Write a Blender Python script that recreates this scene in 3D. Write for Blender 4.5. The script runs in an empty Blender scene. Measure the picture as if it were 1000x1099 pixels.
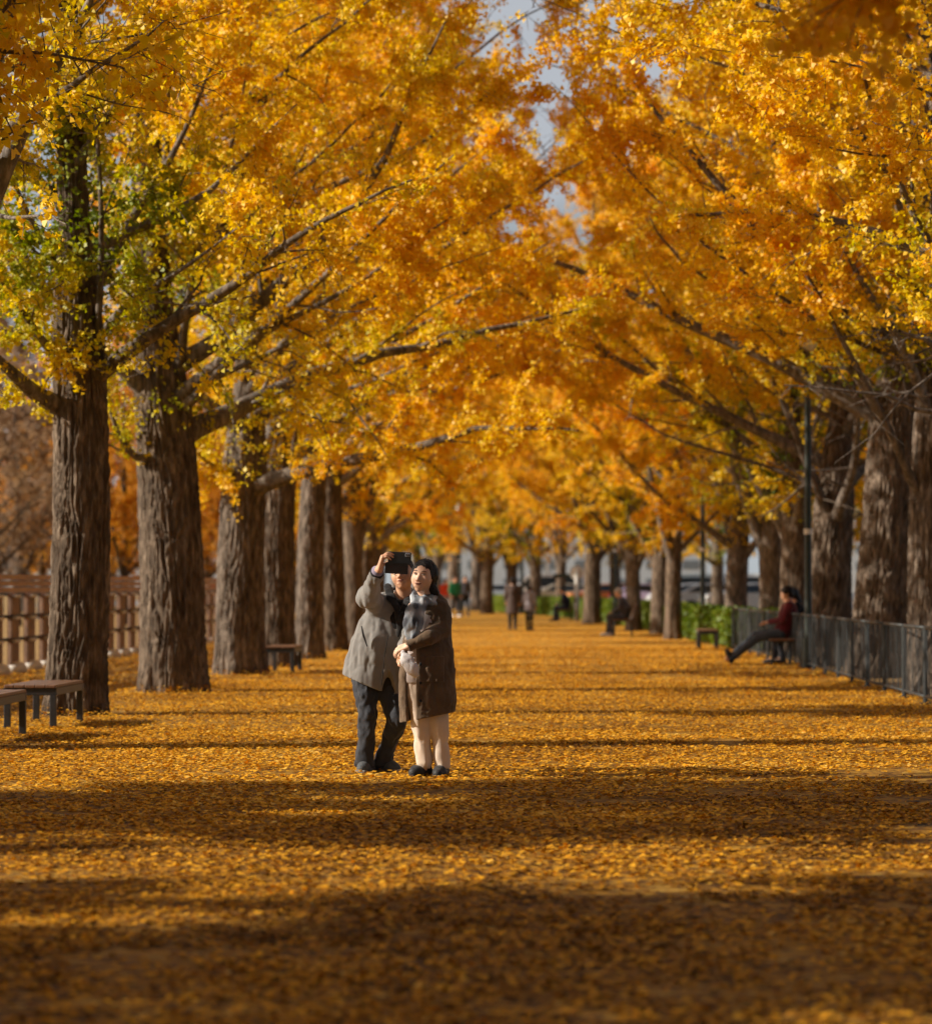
import bpy, math, random
import numpy as np
from mathutils import Vector, Matrix

rng = np.random.default_rng(7)
random.seed(7)
C = bpy.context.scene.collection
R = math.radians
scene = bpy.context.scene

# ------------------------------------------------------------------ camera
FPX = 3400.0
CAMZ = 1.37
YAW = math.atan(140 / FPX)
PIT = math.atan(78.5 / FPX)
Fv = np.array([-math.sin(YAW) * math.cos(PIT), math.cos(YAW) * math.cos(PIT), math.sin(PIT)])
Rv = np.array([math.cos(YAW), math.sin(YAW), 0.0])
Uv = np.cross(Rv, Fv)


def W(px, py, Y):
    """world point at depth Y seen at photo pixel (px, py); used to read positions off the photograph"""
    d = Fv + (px - 500) / FPX * Rv + (549.5 - py) / FPX * Uv
    t = Y / d[1]
    return np.array([d[0] * t, Y, CAMZ + d[2] * t])


def Gp(px, py):
    """ground point under photo pixel"""
    d = Fv + (px - 500) / FPX * Rv + (549.5 - py) / FPX * Uv
    t = -CAMZ / d[2]
    return np.array([d[0] * t, d[1] * t, 0.0])


def XatY(px, Y):
    return W(px, 628, Y)[0]


cam_d = bpy.data.cameras.new('camera')
cam = bpy.data.objects.new('camera', cam_d)
C.objects.link(cam)
cam.location = (0, 0, CAMZ)
cam.rotation_euler = (R(90) + PIT, 0, YAW)
cam_d.sensor_fit = 'HORIZONTAL'
cam_d.sensor_width = 25.0
cam_d.lens = 85.0
cam_d.clip_start = 0.1
cam_d.clip_end = 5000
cam_d.dof.use_dof = True
cam_d.dof.focus_distance = 22.9
cam_d.dof.aperture_fstop = 1.9
scene.camera = cam

# ------------------------------------------------------------------ noise
def _h(ix, iy, iz, s):
    n = (ix.astype(np.int64) * 374761393 + iy.astype(np.int64) * 668265263 + iz.astype(np.int64) * 2147483647 + s * 974634777) & 0xffffffff
    n = ((n ^ (n >> 13)) * 1274126177) & 0xffffffff
    n = n ^ (n >> 16)
    return (n & 0xffff) / 65535.0


def noise(x, y, z, s=0):
    x, y, z = np.broadcast_arrays(np.asarray(x, float), np.asarray(y, float), np.asarray(z, float))
    ix, iy, iz = np.floor(x), np.floor(y), np.floor(z)
    fx, fy, fz = x - ix, y - iy, z - iz
    fx = fx * fx * (3 - 2 * fx); fy = fy * fy * (3 - 2 * fy); fz = fz * fz * (3 - 2 * fz)
    ix = ix.astype(np.int64); iy = iy.astype(np.int64); iz = iz.astype(np.int64)
    r = 0
    for a in (0, 1):
        for b in (0, 1):
            for c in (0, 1):
                w = (fx if a else 1 - fx) * (fy if b else 1 - fy) * (fz if c else 1 - fz)
                r = r + w * _h(ix + a, iy + b, iz + c, s)
    return r


def unit(v):
    v = np.asarray(v, float)
    return v / (np.linalg.norm(v, axis=-1, keepdims=True) + 1e-9)


# ------------------------------------------------------------------ object helpers
def tag(o, label=None, cat=None, group=None, kind=None):
    if label: o['label'] = label
    if cat: o['category'] = cat
    if group: o['group'] = group
    if kind: o['kind'] = kind
    return o


def empty(name, loc, label, cat, group=None, rz=0.0):
    o = bpy.data.objects.new(name, None)
    C.objects.link(o)
    o.location = [float(v) for v in loc]
    o.rotation_euler = (0, 0, rz)
    o.empty_display_size = 0.3
    return tag(o, label, cat, group)


def link(name, me, parent=None, mat=None):
    o = bpy.data.objects.new(name, me)
    C.objects.link(o)
    if mat is not None and not me.materials:
        me.materials.append(mat)
    if parent is not None:
        o.parent = parent
    return o


def mesh_np(name, V, F, smooth=True, attr=None):
    """F: list of int arrays, each (n,k)"""
    me = bpy.data.meshes.new(name)
    if not isinstance(F, (list, tuple)):
        F = [F]
    F = [f for f in F if len(f)]
    V = np.asarray(V, np.float32)
    me.vertices.add(len(V))
    me.vertices.foreach_set('co', V.ravel())
    nl = sum(f.size for f in F)
    npoly = sum(len(f) for f in F)
    me.loops.add(nl)
    me.loops.foreach_set('vertex_index', np.concatenate([f.ravel() for f in F]).astype(np.int32))
    me.polygons.add(npoly)
    starts = []; off = 0
    for f in F:
        k = f.shape[1]
        starts.append(off + np.arange(len(f)) * k)
        off += f.size
    me.polygons.foreach_set('loop_start', np.concatenate(starts).astype(np.int32))
    if smooth:
        me.polygons.foreach_set('use_smooth', np.ones(npoly, bool))
    if attr is not None:
        for nm, vals in attr.items():
            a = me.attributes.new(nm, 'FLOAT', 'FACE')
            a.data.foreach_set('value', np.asarray(vals, np.float32))
    me.update(calc_edges=True)
    return me


class MB:
    """collects plain shapes for ONE mesh"""
    def __init__(s):
        s.v = []; s.f = []; s.n = 0

    def add(s, V, F):
        for f in F:
            s.f.append([i + s.n for i in f])
        s.v.extend([tuple(map(float, p)) for p in V]); s.n += len(V)
        return s

    def box(s, c, d, rz=0.0, bev=0.0, rx=0.0):
        x, y, z = [q / 2 for q in d]
        M = Matrix.Translation(Vector(c)) @ Matrix.Rotation(rz, 4, 'Z') @ Matrix.Rotation(rx, 4, 'X')
        if bev <= 0:
            P = [(-x, -y, -z), (x, -y, -z), (x, y, -z), (-x, y, -z), (-x, -y, z), (x, -y, z), (x, y, z), (-x, y, z)]
            F = [(0, 3, 2, 1), (4, 5, 6, 7), (0, 1, 5, 4), (1, 2, 6, 5), (2, 3, 7, 6), (3, 0, 4, 7)]
            return s.add([M @ Vector(p) for p in P], F)
        b = min(bev, x * .49, y * .49, z * .49)
        P = []
        ring = lambda xx, yy, zz: [(-xx + b, -yy, zz), (xx - b, -yy, zz), (xx, -yy + b, zz), (xx, yy - b, zz), (xx - b, yy, zz), (-xx + b, yy, zz), (-xx, yy - b, zz), (-xx, -yy + b, zz)]
        P += ring(x - b, y - b, -z); P += ring(x, y, -z + b); P += ring(x, y, z - b); P += ring(x - b, y - b, z)
        F = [tuple(range(7, -1, -1)), tuple(range(24, 32))]
        for k in range(3):
            for i in range(8):
                j = (i + 1) % 8
                F.append((k * 8 + i, k * 8 + j, k * 8 + 8 + j, k * 8 + 8 + i))
        return s.add([M @ Vector(p) for p in P], F)

    def tube(s, pts, rad, n=8, caps=True):
        pts = [np.array(p, float) for p in pts]
        if not isinstance(rad, (list, tuple)): rad = [rad] * len(pts)
        V = []; F = []
        T0 = None
        for i, p in enumerate(pts):
            t = pts[min(i + 1, len(pts) - 1)] - pts[max(i - 1, 0)]
            t = t / (np.linalg.norm(t) + 1e-9)
            if T0 is None:
                a = np.array([0, 0, 1.]) if abs(t[2]) < .9 else np.array([1., 0, 0])
            else:
                a = T0
            u = a - t * np.dot(a, t); u /= np.linalg.norm(u) + 1e-9
            T0 = u
            w = np.cross(t, u)
            for k in range(n):
                an = 2 * math.pi * k / n
                V.append(p + rad[i] * (math.cos(an) * u + math.sin(an) * w))
        for i in range(len(pts) - 1):
            for k in range(n):
                F.append((i * n + k, i * n + (k + 1) % n, i * n + n + (k + 1) % n, i * n + n + k))
        if caps:
            F.append(tuple(range(n - 1, -1, -1))); F.append(tuple((len(pts) - 1) * n + k for k in range(n)))
        return s.add(V, F)

    def ellipsoid(s, c, r, M=None, nu=14, nv=9):
        V = [];F = []
        c = np.array(c, float)
        M = np.eye(3) if M is None else M
        for j in range(nv + 1):
            ph = math.pi * j / nv
            for i in range(nu):
                th = 2 * math.pi * i / nu
                q = np.array([r[0] * math.sin(ph) * math.cos(th), r[1] * math.sin(ph) * math.sin(th), r[2] * math.cos(ph)])
                V.append(c + M @ q)
        for j in range(nv):
            for i in range(nu):
                F.append((j * nu + i, j * nu + nu + i, j * nu + nu + (i + 1) % nu, j * nu + (i + 1) % nu))
        return s.add(V, F)

    def build(s, name, mat, parent=None, smooth=False):
        me = bpy.data.meshes.new(name)
        me.from_pydata(s.v, [], s.f)
        me.materials.append(mat)
        if smooth:
            me.polygons.foreach_set('use_smooth', np.ones(len(me.polygons), bool))
        me.update()
        o = bpy.data.objects.new(name, me)
        C.objects.link(o)
        if parent is not None: o.parent = parent
        return o


# ------------------------------------------------------------------ materials
def newmat(name):
    m = bpy.data.materials.new(name)
    m.use_nodes = True
    nt = m.node_tree
    b = nt.nodes.get('Principled BSDF')
    return m, nt, b


def nd(nt, typ, **kw):
    n = nt.nodes.new(typ)
    for k, v in kw.items():
        setattr(n, k, v)
    return n


def ramp(nt, fac, stops, interp='LINEAR'):
    n = nd(nt, 'ShaderNodeValToRGB')
    cr = n.color_ramp
    cr.interpolation = interp
    while len(cr.elements) < len(stops):
        cr.elements.new(0.5)
    for e, (p, c) in zip(cr.elements, stops):
        e.position = p
        e.color = (c[0], c[1], c[2], 1)
    if fac is not None: nt.links.new(fac, n.inputs[0])
    return n


def coords(nt, scale=(1, 1, 1), which='Object'):
    tc = nd(nt, 'ShaderNodeTexCoord')
    mp = nd(nt, 'ShaderNodeMapping')
    mp.inputs['Scale'].default_value = scale
    nt.links.new(tc.outputs[which], mp.inputs[0])
    return mp.outputs[0]


def plain(name, col, rough=.7, var=.25, scale=12., bump=.0, metal=0., spec=.5, bscale=None, stretch=(1, 1, 1)):
    m, nt, b = newmat(name)
    v = coords(nt, stretch)
    n = nd(nt, 'ShaderNodeTexNoise'); n.inputs['Scale'].default_value = scale; n.inputs['Detail'].default_value = 5
    nt.links.new(v, n.inputs['Vector'])
    lo = [c * (1 - var) for c in col]; hi = [min(1, c * (1 + var)) for c in col]
    r = ramp(nt, n.outputs['Fac'], [(.3, lo), (.7, hi)])
    nt.links.new(r.outputs[0], b.inputs['Base Color'])
    b.inputs['Roughness'].default_value = rough
    b.inputs['Metallic'].default_value = metal
    b.inputs['Specular IOR Level'].default_value = spec
    if bump > 0:
        n2 = nd(nt, 'ShaderNodeTexNoise'); n2.inputs['Scale'].default_value = bscale or scale * 3; n2.inputs['Detail'].default_value = 6
        nt.links.new(v, n2.inputs['Vector'])
        bp = nd(nt, 'ShaderNodeBump'); bp.inputs['Strength'].default_value = 1; bp.inputs['Distance'].default_value = bump
        nt.links.new(n2.outputs['Fac'], bp.inputs['Height'])
        nt.links.new(bp.outputs[0], b.inputs['Normal'])
    return m


def leafmat(name, stops, trans=.45, rand=.12, gloss=.035):
    m, nt, b = newmat(name)
    nt.nodes.remove(b)
    out = nt.nodes['Material Output']
    at = nd(nt, 'ShaderNodeAttribute', attribute_name='tint')
    oi = nd(nt, 'ShaderNodeObjectInfo')
    ma = nd(nt, 'ShaderNodeMath', operation='MULTIPLY_ADD'); ma.inputs[1].default_value = rand; ma.inputs[2].default_value = -rand / 2
    nt.links.new(oi.outputs['Random'], ma.inputs[0])
    ad = nd(nt, 'ShaderNodeMath', operation='ADD'); ad.use_clamp = True
    nt.links.new(at.outputs['Fac'], ad.inputs[0]); nt.links.new(ma.outputs[0], ad.inputs[1])
    r = ramp(nt, ad.outputs[0], stops)
    df = nd(nt, 'ShaderNodeBsdfDiffuse'); tr = nd(nt, 'ShaderNodeBsdfTranslucent'); gl = nd(nt, 'ShaderNodeBsdfGlossy')
    gl.inputs['Roughness'].default_value = .5
    gl.inputs['Color'].default_value = (.9, .9, .85, 1)
    nt.links.new(r.outputs[0], df.inputs[0])
    # light through a leaf is more saturated than light off it
    hs = nd(nt, 'ShaderNodeHueSaturation'); hs.inputs['Saturation'].default_value = 1.12; hs.inputs['Value'].default_value = 1.1
    nt.links.new(r.outputs[0], hs.inputs['Color'])
    nt.links.new(hs.outputs[0], tr.inputs[0])
    mx = nd(nt, 'ShaderNodeMixShader'); mx.inputs[0].default_value = trans
    nt.links.new(df.outputs[0], mx.inputs[1]); nt.links.new(tr.outputs[0], mx.inputs[2])
    mg = nd(nt, 'ShaderNodeMixShader'); mg.inputs[0].default_value = gloss
    nt.links.new(mx.outputs[0], mg.inputs[1]); nt.links.new(gl.outputs[0], mg.inputs[2])
    nt.links.new(mg.outputs[0], out.inputs['Surface'])
    return m


GINKGO = [(0.0, (.12, .19, .006)), (.22, (.36, .38, .008)), (.42, (.82, .61, .008)), (.62, (.91, .57, .007)), (.82, (.90, .48, .006)), (1.0, (.68, .30, .010))]
M = {}
M['leaf'] = leafmat('ginkgo_leaves', GINKGO)
M['leaf_far'] = leafmat('far_autumn_leaves', [(0, (.42, .22, .05)), (.4, (.66, .34, .05)), (.7, (.78, .40, .03)), (1, (.45, .24, .10))])
M['leaf_brown'] = leafmat('brown_autumn_leaves', [(0, (.26, .19, .14)), (.5, (.40, .28, .19)), (1, (.56, .36, .14))])
M['fallen'] = leafmat('fallen_ginkgo_leaves', [(0, (.16, .07, .014)), (.15, (.44, .19, .018)), (.40, (.74, .35, .018)), (.75, (.88, .45, .028)), (1., (.90, .58, .13))], trans=.1, rand=0, gloss=.03)
M['hedge'] = leafmat('hedge_leaves', [(0, (.06, .11, .012)), (.5, (.16, .24, .02)), (1, (.34, .36, .03))], trans=.3)


def bark(name, c0, c1, c2, fine=1.):
    m, nt, b = newmat(name)
    v = coords(nt, (1, 1, .24))
    n = nd(nt, 'ShaderNodeTexNoise'); n.inputs['Scale'].default_value = 16 * fine; n.inputs['Detail'].default_value = 7; n.inputs['Roughness'].default_value = .62
    nt.links.new(v, n.inputs['Vector'])
    v2 = coords(nt, (1, 1, .8))
    n2 = nd(nt, 'ShaderNodeTexNoise'); n2.inputs['Scale'].default_value = 2.2; n2.inputs['Detail'].default_value = 4
    nt.links.new(v2, n2.inputs['Vector'])
    r = ramp(nt, n.outputs['Fac'], [(.30, c0), (.5, c1), (.68, c2)])
    r2 = ramp(nt, n2.outputs['Fac'], [(.3, (.72, .70, .68)), (.7, (1.1, 1.08, 1.05))])
    mx = nd(nt, 'ShaderNodeMix', data_type='RGBA', blend_type='MULTIPLY'); mx.inputs[0].default_value = 1
    nt.links.new(r.outputs[0], mx.inputs[6]); nt.links.new(r2.outputs[0], mx.inputs[7])
    oi = nd(nt, 'ShaderNodeObjectInfo'); hs = nd(nt, 'ShaderNodeHueSaturation')
    mr = nd(nt, 'ShaderNodeMapRange'); mr.inputs[3].default_value = .82; mr.inputs[4].default_value = 1.22; nt.links.new(oi.outputs['Random'], mr.inputs[0]); nt.links.new(mr.outputs[0], hs.inputs['Value'])
    m2 = nd(nt, 'ShaderNodeMapRange'); m2.inputs[3].default_value = 1.1; m2.inputs[4].default_value = .75; nt.links.new(oi.outputs['Random'], m2.inputs[0]); nt.links.new(m2.outputs[0], hs.inputs['Saturation'])
    nt.links.new(mx.outputs[2], hs.inputs['Color']); nt.links.new(hs.outputs[0], b.inputs['Base Color'])
    b.inputs['Roughness'].default_value = .9
    b.inputs['Specular IOR Level'].default_value = .2
    bp = nd(nt, 'ShaderNodeBump'); bp.inputs['Distance'].default_value = .03; bp.inputs['Strength'].default_value = 1
    nt.links.new(n.outputs['Fac'], bp.inputs['Height']); nt.links.new(bp.outputs[0], b.inputs['Normal'])
    return m


M['bark'] = bark('ginkgo_bark', (.045, .032, .023), (.135, .100, .072), (.30, .232, .172))
M['limb_bark'] = bark('limb_bark', (.07, .056, .045), (.16, .132, .108), (.32, .27, .225))
M['bark_dark'] = bark('dark_bark', (.035, .026, .02), (.09, .068, .052), (.15, .115, .09))
# ------------------------------------------------------------------ trees
def tubes(P, Rd, sides):
    """P (N,K,3) Rd (N,K) -> verts, quads"""
    N, K, _ = P.shape
    T = np.empty_like(P)
    T[:, 1:-1] = P[:, 2:] - P[:, :-2]; T[:, 0] = P[:, 1] - P[:, 0]; T[:, -1] = P[:, -1] - P[:, -2]
    T = unit(T)
    m = unit(P[:, -1] - P[:, 0])
    ref = np.where(np.abs(m[:, 2:3]) < .8, np.array([[0, 0, 1.]]), np.array([[1., 0, 0]]))
    U = ref[:, None, :] - T * np.sum(T * ref[:, None, :], -1, keepdims=True)
    U = unit(U); Wd = np.cross(T, U)
    a = np.arange(sides) * 2 * math.pi / sides
    V = P[:, :, None, :] + Rd[:, :, None, None] * (np.cos(a)[None, None, :, None] * U[:, :, None, :] + np.sin(a)[None, None, :, None] * Wd[:, :, None, :])
    V = V.reshape(-1, 3)
    n, k, s = np.meshgrid(np.arange(N), np.arange(K - 1), np.arange(sides), indexing='ij')
    b = (n * K + k) * sides
    q = np.stack([b + s, b + (s + 1) % sides, b + sides + (s + 1) % sides, b + sides + s], -1).reshape(-1, 4)
    return V, q


def resample(pts, K):
    pts = np.asarray(pts, float)
    s = np.concatenate([[0], np.cumsum(np.linalg.norm(np.diff(pts, axis=0), axis=1))])
    t = np.linspace(0, s[-1], K)
    # smooth (Catmull-like) by interpolating then light averaging
    out = np.stack([np.interp(t, s, pts[:, i]) for i in range(pts.shape[1])], 1)
    for _ in range(2):
        out[1:-1] = .5 * out[1:-1] + .25 * (out[2:] + out[:-2])
    return out


def leaf_quads(P, A, size, r, bias_up=.3):
    """ginkgo fans: P anchor, A pointing direction"""
    n = len(P)
    A = unit(A)
    N0 = unit(r.normal(size=(n, 3)) + np.array([0, 0, bias_up]))
    B = unit(np.cross(A, N0)); Nn = np.cross(B, A)
    l = size * r.uniform(.7, 1.25, n)[:, None]
    w = l * r.uniform(.42, .6, n)[:, None]
    cu = r.uniform(-.25, .35, n)[:, None] * l
    st = P + A * l * .25
    v0 = st
    v1 = st + A * l * .72 + B * w + Nn * cu
    v2 = st + A * l * .92
    v3 = st + A * l * .72 - B * w + Nn * cu
    V = np.stack([v0, v1, v2, v3], 1).reshape(-1, 3)
    F = np.arange(n * 4).reshape(n, 4)
    return V, F


def trunk_mesh(axis_pts, rad_fn, sides, dz, seed, amp, Hs):
    """axis_pts: function z->(x,y); returns verts/faces with furrowed bark"""
    zs = np.concatenate([np.arange(-.15, Hs[0], dz), np.arange(Hs[0], Hs[1], dz * 4)])
    th = np.arange(sides) * 2 * math.pi / sides
    Z, T = np.meshgrid(zs, th, indexing='ij')
    r0 = rad_fn(Z)
    cx, cy = axis_pts(Z)
    # flared, fluted base and gentle bulges
    fl = np.exp(-np.clip(Z, 0, 9) / .28)
    ca, sa = np.cos(T), np.sin(T)
    n1 = noise(ca * 1.5 + seed, sa * 1.5, Z * .5, 3) - .5
    n2 = noise(ca * 2.6 + seed, sa * 2.6, Z * .25 + 9, 4) - .5
    rr = r0 * (1 + .16 * n1 + .10 * n2 + fl * (.16 + .35 * n2))
    # interlaced ridges
    fr = max(4., 34 * float(rad_fn(np.array([1.5]))[0]) / .4)
    wob = .5 * (noise(ca * 3 + seed, sa * 3, Z * 2.2, 5) - .5)
    a = noise(np.cos(T + wob) * fr * .5 + 20 + seed, np.sin(T + wob) * fr * .5 + 20, Z * 2.9, 6)
    b = noise(np.cos(T - wob) * fr * .9 + 40 + seed, np.sin(T - wob) * fr * .9 + 40, Z * 5.6, 7)
    ridge = 1 - np.abs(2 * a - 1) * 2.0
    ridge2 = 1 - np.abs(2 * b - 1) * 1.8
    disp = amp * (.75 * ridge + .45 * ridge2)
    rr = rr - .3 * amp + disp * np.clip(r0 / .3, .15, 1)
    V = np.stack([cx + rr * ca, cy + rr * sa, Z], -1).reshape(-1, 3)
    nz = len(zs)
    i, j = np.meshgrid(np.arange(nz - 1), np.arange(sides), indexing='ij')
    q = np.stack([i * sides + j, i * sides + (j + 1) % sides, (i + 1) * sides + (j + 1) % sides, (i + 1) * sides + j], -1).reshape(-1, 4)
    return V, q


def make_tree(seed, H=16.5, r0=.38, fork=4.2, lean=(0, 0), nl=25, L0=5.2, custom=(), bias=(0, 0), hi=False,
              leaf=.057, dens=2.1, green=.0, tint0=.62, skip=None, low_drop=0., spread=1., leaf_min=None, bx=0., arch=0, twigdens=1.):
    """returns dict of meshes (local coords, base at origin)"""
    r = np.random.default_rng(seed)
    lx, ly = lean
    ph = r.uniform(0, 6.28, 2)

    def axis(z):
        z = np.asarray(z, float)
        k = np.clip(z, 0, 99)
        return lx * k / 4 + .10 * np.sin(k * .5 + ph[0]) * np.clip(k / 4, 0, 1), ly * k / 4 + .10 * np.sin(k * .45 + ph[1]) * np.clip(k / 4, 0, 1)

    def rad(z):
        z = np.asarray(z, float)
        k = np.clip(z, 0, H)
        low = 1.05 - .14 * np.clip(k / fork, 0, 1)
        up = np.clip((H - k) / (H - fork), 0, 1) ** .9
        return r0 * np.where(k < fork, low, (low * (.25 + .75 * up) * (1 - .32 * np.clip((k - fork) / 1.2, 0, 1)))) * np.clip(up * 6, .05, 1)

    tV, tF = trunk_mesh(axis, rad, 216 if hi else 40, .03 if hi else .16, seed * 3.1, .036 if hi else .024, (fork + 1.6, H))
    limbs = []
    for pts, rr in custom:
        pts = resample(pts, 14)
        limbs.append((pts, rr * .68))
    # long slim limbs arching over the path
    for i in range(5 if arch else 0):
        z = fork + .3 + i * 1.1 + r.uniform(-.4, .4)
        el = R(24 + i * 5 + r.uniform(-9, 9)); aa = r.uniform(-.8, .8)
        d = np.array([arch * math.cos(aa) * math.cos(el), math.sin(aa) * math.cos(el), math.sin(el)])
        L = r.uniform(4.6, 6.6); ax, ay = axis(z); p = np.array([float(ax), float(ay), z]); pts = [p.copy()]
        for k in range(13):
            d = unit(d + r.normal(size=3) * .10 + np.array([0, 0, .012])); p = p + d * L / 13; pts.append(p.copy())
        limbs.append((np.array(pts), r.uniform(.034, .050)))
    az = r.uniform(0, 6.28)
    zs = fork - .5 + (H - fork - .8) * (np.arange(nl) / (nl - 1)) ** 1.05
    for i, z in enumerate(zs):
        az += 2.4 + r.uniform(-.45, .45)
        f = (z - fork + .5) / (H - fork)
        el = R(28 + 34 * f + r.uniform(-9, 9))
        d = np.array([math.cos(az) * math.cos(el) + bias[0], math.sin(az) * math.cos(el) + bias[1], math.sin(el)])
        L = L0 * (1 - .68 * f ** 1.4) * r.uniform(.78, 1.12) * spread
        L *= (1 + .22 * (d[0] * np.sign(bias[0]) if bias[0] else 0))
        d = unit(d)
        ax, ay = axis(z)
        p = np.array([float(ax), float(ay), z])
        pts = [p.copy()]
        nseg = 13
        for k in range(nseg):
            t = k / nseg
            d = unit(d + r.normal(size=3) * .085 + np.array([0, 0, .045 - .09 * t * (1 - f)]))
            p = p + d * L / nseg
            pts.append(p.copy())
        rr = min(.36 * float(rad(z)), .017 * L + .012) if f > .15 else min(.4 * float(rad(z)), .022 * L)
        limbs.append((np.array(pts), rr))
    K = 14
    LP = np.stack([l[0] for l in limbs]); LR0 = np.array([l[1] for l in limbs])
    tt = np.linspace(0, 1, K)
    LR = LR0[:, None] * (.35 * np.exp(-tt * 14) + (1 - tt * .86) ** 1.15)[None, :]
    nL = len(limbs)
    # sub branches
    subs = []; sr = []; sown = []
    for i in range(nL):
        seg = np.linalg.norm(np.diff(LP[i], axis=0), axis=1)
        L = seg.sum()
        n = max(4, int(L / .36 * twigdens))
        ts = np.sort(r.uniform(.16, .985, n))
        sgn = 1
        for t in ts:
            x = t * (K - 1); k = min(int(x), K - 2)
            p = LP[i][k] * (1 - (x - k)) + LP[i][k + 1] * (x - k)
            d = unit(LP[i][k + 1] - LP[i][k])
            side = unit(np.cross(d, [0, 0, 1.]) + r.normal(size=3) * .35) * sgn
            sgn = -sgn
            dd = unit(d * .75 + side * .9 + np.array([0, 0, r.uniform(-.35, .45)]))
            ln = min(1.9, .35 + .42 * L * (1 - t)) * r.uniform(.55, 1.15)
            q = [p]; pp = p.copy()
            for _ in range(5):
                dd = unit(dd + r.normal(size=3) * .16 + np.array([0, 0, -.02 - low_drop * .1]))
                pp = pp + dd * ln / 5
                q.append(pp.copy())
            subs.append(q); sr.append(min(.35 * LR[i, k], .008 + .013 * ln)); sown.append(i)
    SP = np.array(subs); SR = np.array(sr)[:, None] * (1 - np.linspace(0, .8, 6))[None, :]; sown = np.array(sown)
    # twigs: on subs, and on the outer limbs
    nt_ = int(len(SP) * 5.5 * twigdens)
    i = r.integers(0, len(SP), nt_); t = r.uniform(.12, 1, nt_) * 4.999; k = t.astype(int); fr = (t - k)[:, None]
    p = SP[i, k] * (1 - fr) + SP[i, k + 1] * fr
    d = unit(SP[i, k + 1] - SP[i, k])
    rnd = unit(r.normal(size=(nt_, 3)))
    dd = unit(d * .6 + rnd * .85)
    ln = r.uniform(.22, .62, nt_)[:, None]
    q0 = p; q1 = p + dd * ln * .5; dd2 = unit(dd + r.normal(size=(nt_, 3)) * .2 + np.array([0, 0, -.12 - low_drop])); q2 = q1 + dd2 * ln * .5
    TP = np.stack([q0, q1, q2], 1); TR = np.tile(np.array([.0055, .004, .002]), (nt_, 1)); town = sown[i]
    # leaves
    per = 6
    n1 = int(nt_ * 5 * dens)
    a = r.integers(0, nt_, n1); u = r.uniform(.15, 1, n1)[:, None]
    A = np.where(u < .5, TP[a, 0] + (TP[a, 1] - TP[a, 0]) * u * 2, TP[a, 1] + (TP[a, 2] - TP[a, 1]) * (u * 2 - 1))
    n2 = int(len(SP) * 9 * dens)
    b = r.integers(0, len(SP), n2); t = r.uniform(.0, 1, n2) * 4.999; k = t.astype(int); fr = (t - k)[:, None]
    B = SP[b, k] * (1 - fr) + SP[b, k + 1] * fr
    n3 = int(nL * 26 * dens)
    c = r.integers(0, nL, n3); t = r.uniform(.12, 1, n3) * (K - 1.001); k = t.astype(int); fr = (t - k)[:, None]
    Cc = LP[c, k] * (1 - fr) + LP[c, k + 1] * fr + r.normal(size=(n3, 3)) * .05
    # sprays on the trunk above the fork
    n4 = int(260 * dens)
    z = r.uniform(fork - .4, fork + 3.2, n4); th = r.uniform(0, 6.28, n4); ax, ay = axis(z); rz = rad(z) + r.uniform(.0, .35, n4)
    D = np.stack([ax + rz * np.cos(th), ay + rz * np.sin(th), z], 1)
    S = np.concatenate([A, B, Cc, D])
    # clumpy: drop spurs where a coarse noise is low
    cl = noise(S[:, 0] * .9 + seed, S[:, 1] * .9, S[:, 2] * .9, 11) * .6 + noise(S[:, 0] * 2.3, S[:, 1] * 2.3 + seed, S[:, 2] * 2.3, 12) * .4
    keep = cl > r.uniform(.22, .50, len(S))
    # the crowns of the two rows do not quite meet over the path
    gx = bx + S[:, 0] + .5 * (noise(S[:, 1] * .5 + bx, S[:, 2] * .5, 1., 77) - .5)
    keep &= ~((np.abs(gx + .80) < .16) & (S[:, 2] > 8.) & (bx != 0))
    if leaf_min is not None:
        keep &= S[:, 2] > leaf_min
    S = S[keep]
    P = np.repeat(S, per, 0)
    n = len(P)
    P = P + r.normal(size=(n, 3)) * .035
    Ad = unit(r.normal(size=(n, 3)) + np.array([0, 0, -.45]))
    LV, LF = leaf_quads(P, Ad, leaf, r)
    rc = np.hypot(P[:, 0], P[:, 1])
    tn = tint0 + .34 * (noise(P[:, 0] * .55 + seed * 2, P[:, 1] * .55, P[:, 2] * .55, 13) - .5) + .30 * (noise(P[:, 0] * 1.9, P[:, 1] * 1.9 + seed, P[:, 2] * 1.9, 14) - .5) + r.normal(size=n) * .055
    tn = tn - green * np.exp(-(rc / 1.5) ** 2 - ((P[:, 2] - fork - .8) / 1.7) ** 2) * .75
    tn = np.clip(tn, 0, 1)
    tn = np.where(tn > .72, .72 + (tn - .72) * .4, tn)
    out = {'r0': r0}
    out['trunk'] = mesh_np('trunk', tV, tF)
    out['crown'] = mesh_np('crown', LV, LF, smooth=False, attr={'tint': tn})
    out['crown'].materials.append(M['leaf'])
    out['trunk'].materials.append(M['bark'])
    # limb meshes
    def limbmesh(sel):
        V1, F1 = tubes(LP[sel], LR[sel], 9 if hi else 6)
        ms = np.isin(sown, sel); V2, F2 = tubes(SP[ms], SR[ms], 5 if hi else 4)
        mt = np.isin(town, sel); V3, F3 = tubes(TP[mt], TR[mt], 3)
        V = np.concatenate([V1, V2, V3]); F = np.concatenate([F1, F2 + len(V1), F3 + len(V1) + len(V2)])
        me = mesh_np('limb', V, F); me.materials.append(M['limb_bark']); return me
    if hi:
        out['limbs'] = [limbmesh(np.array([i])) for i in range(nL)]
    else:
        out['limbs'] = [limbmesh(np.arange(nL))]
    return out


TRUNKS = []


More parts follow.
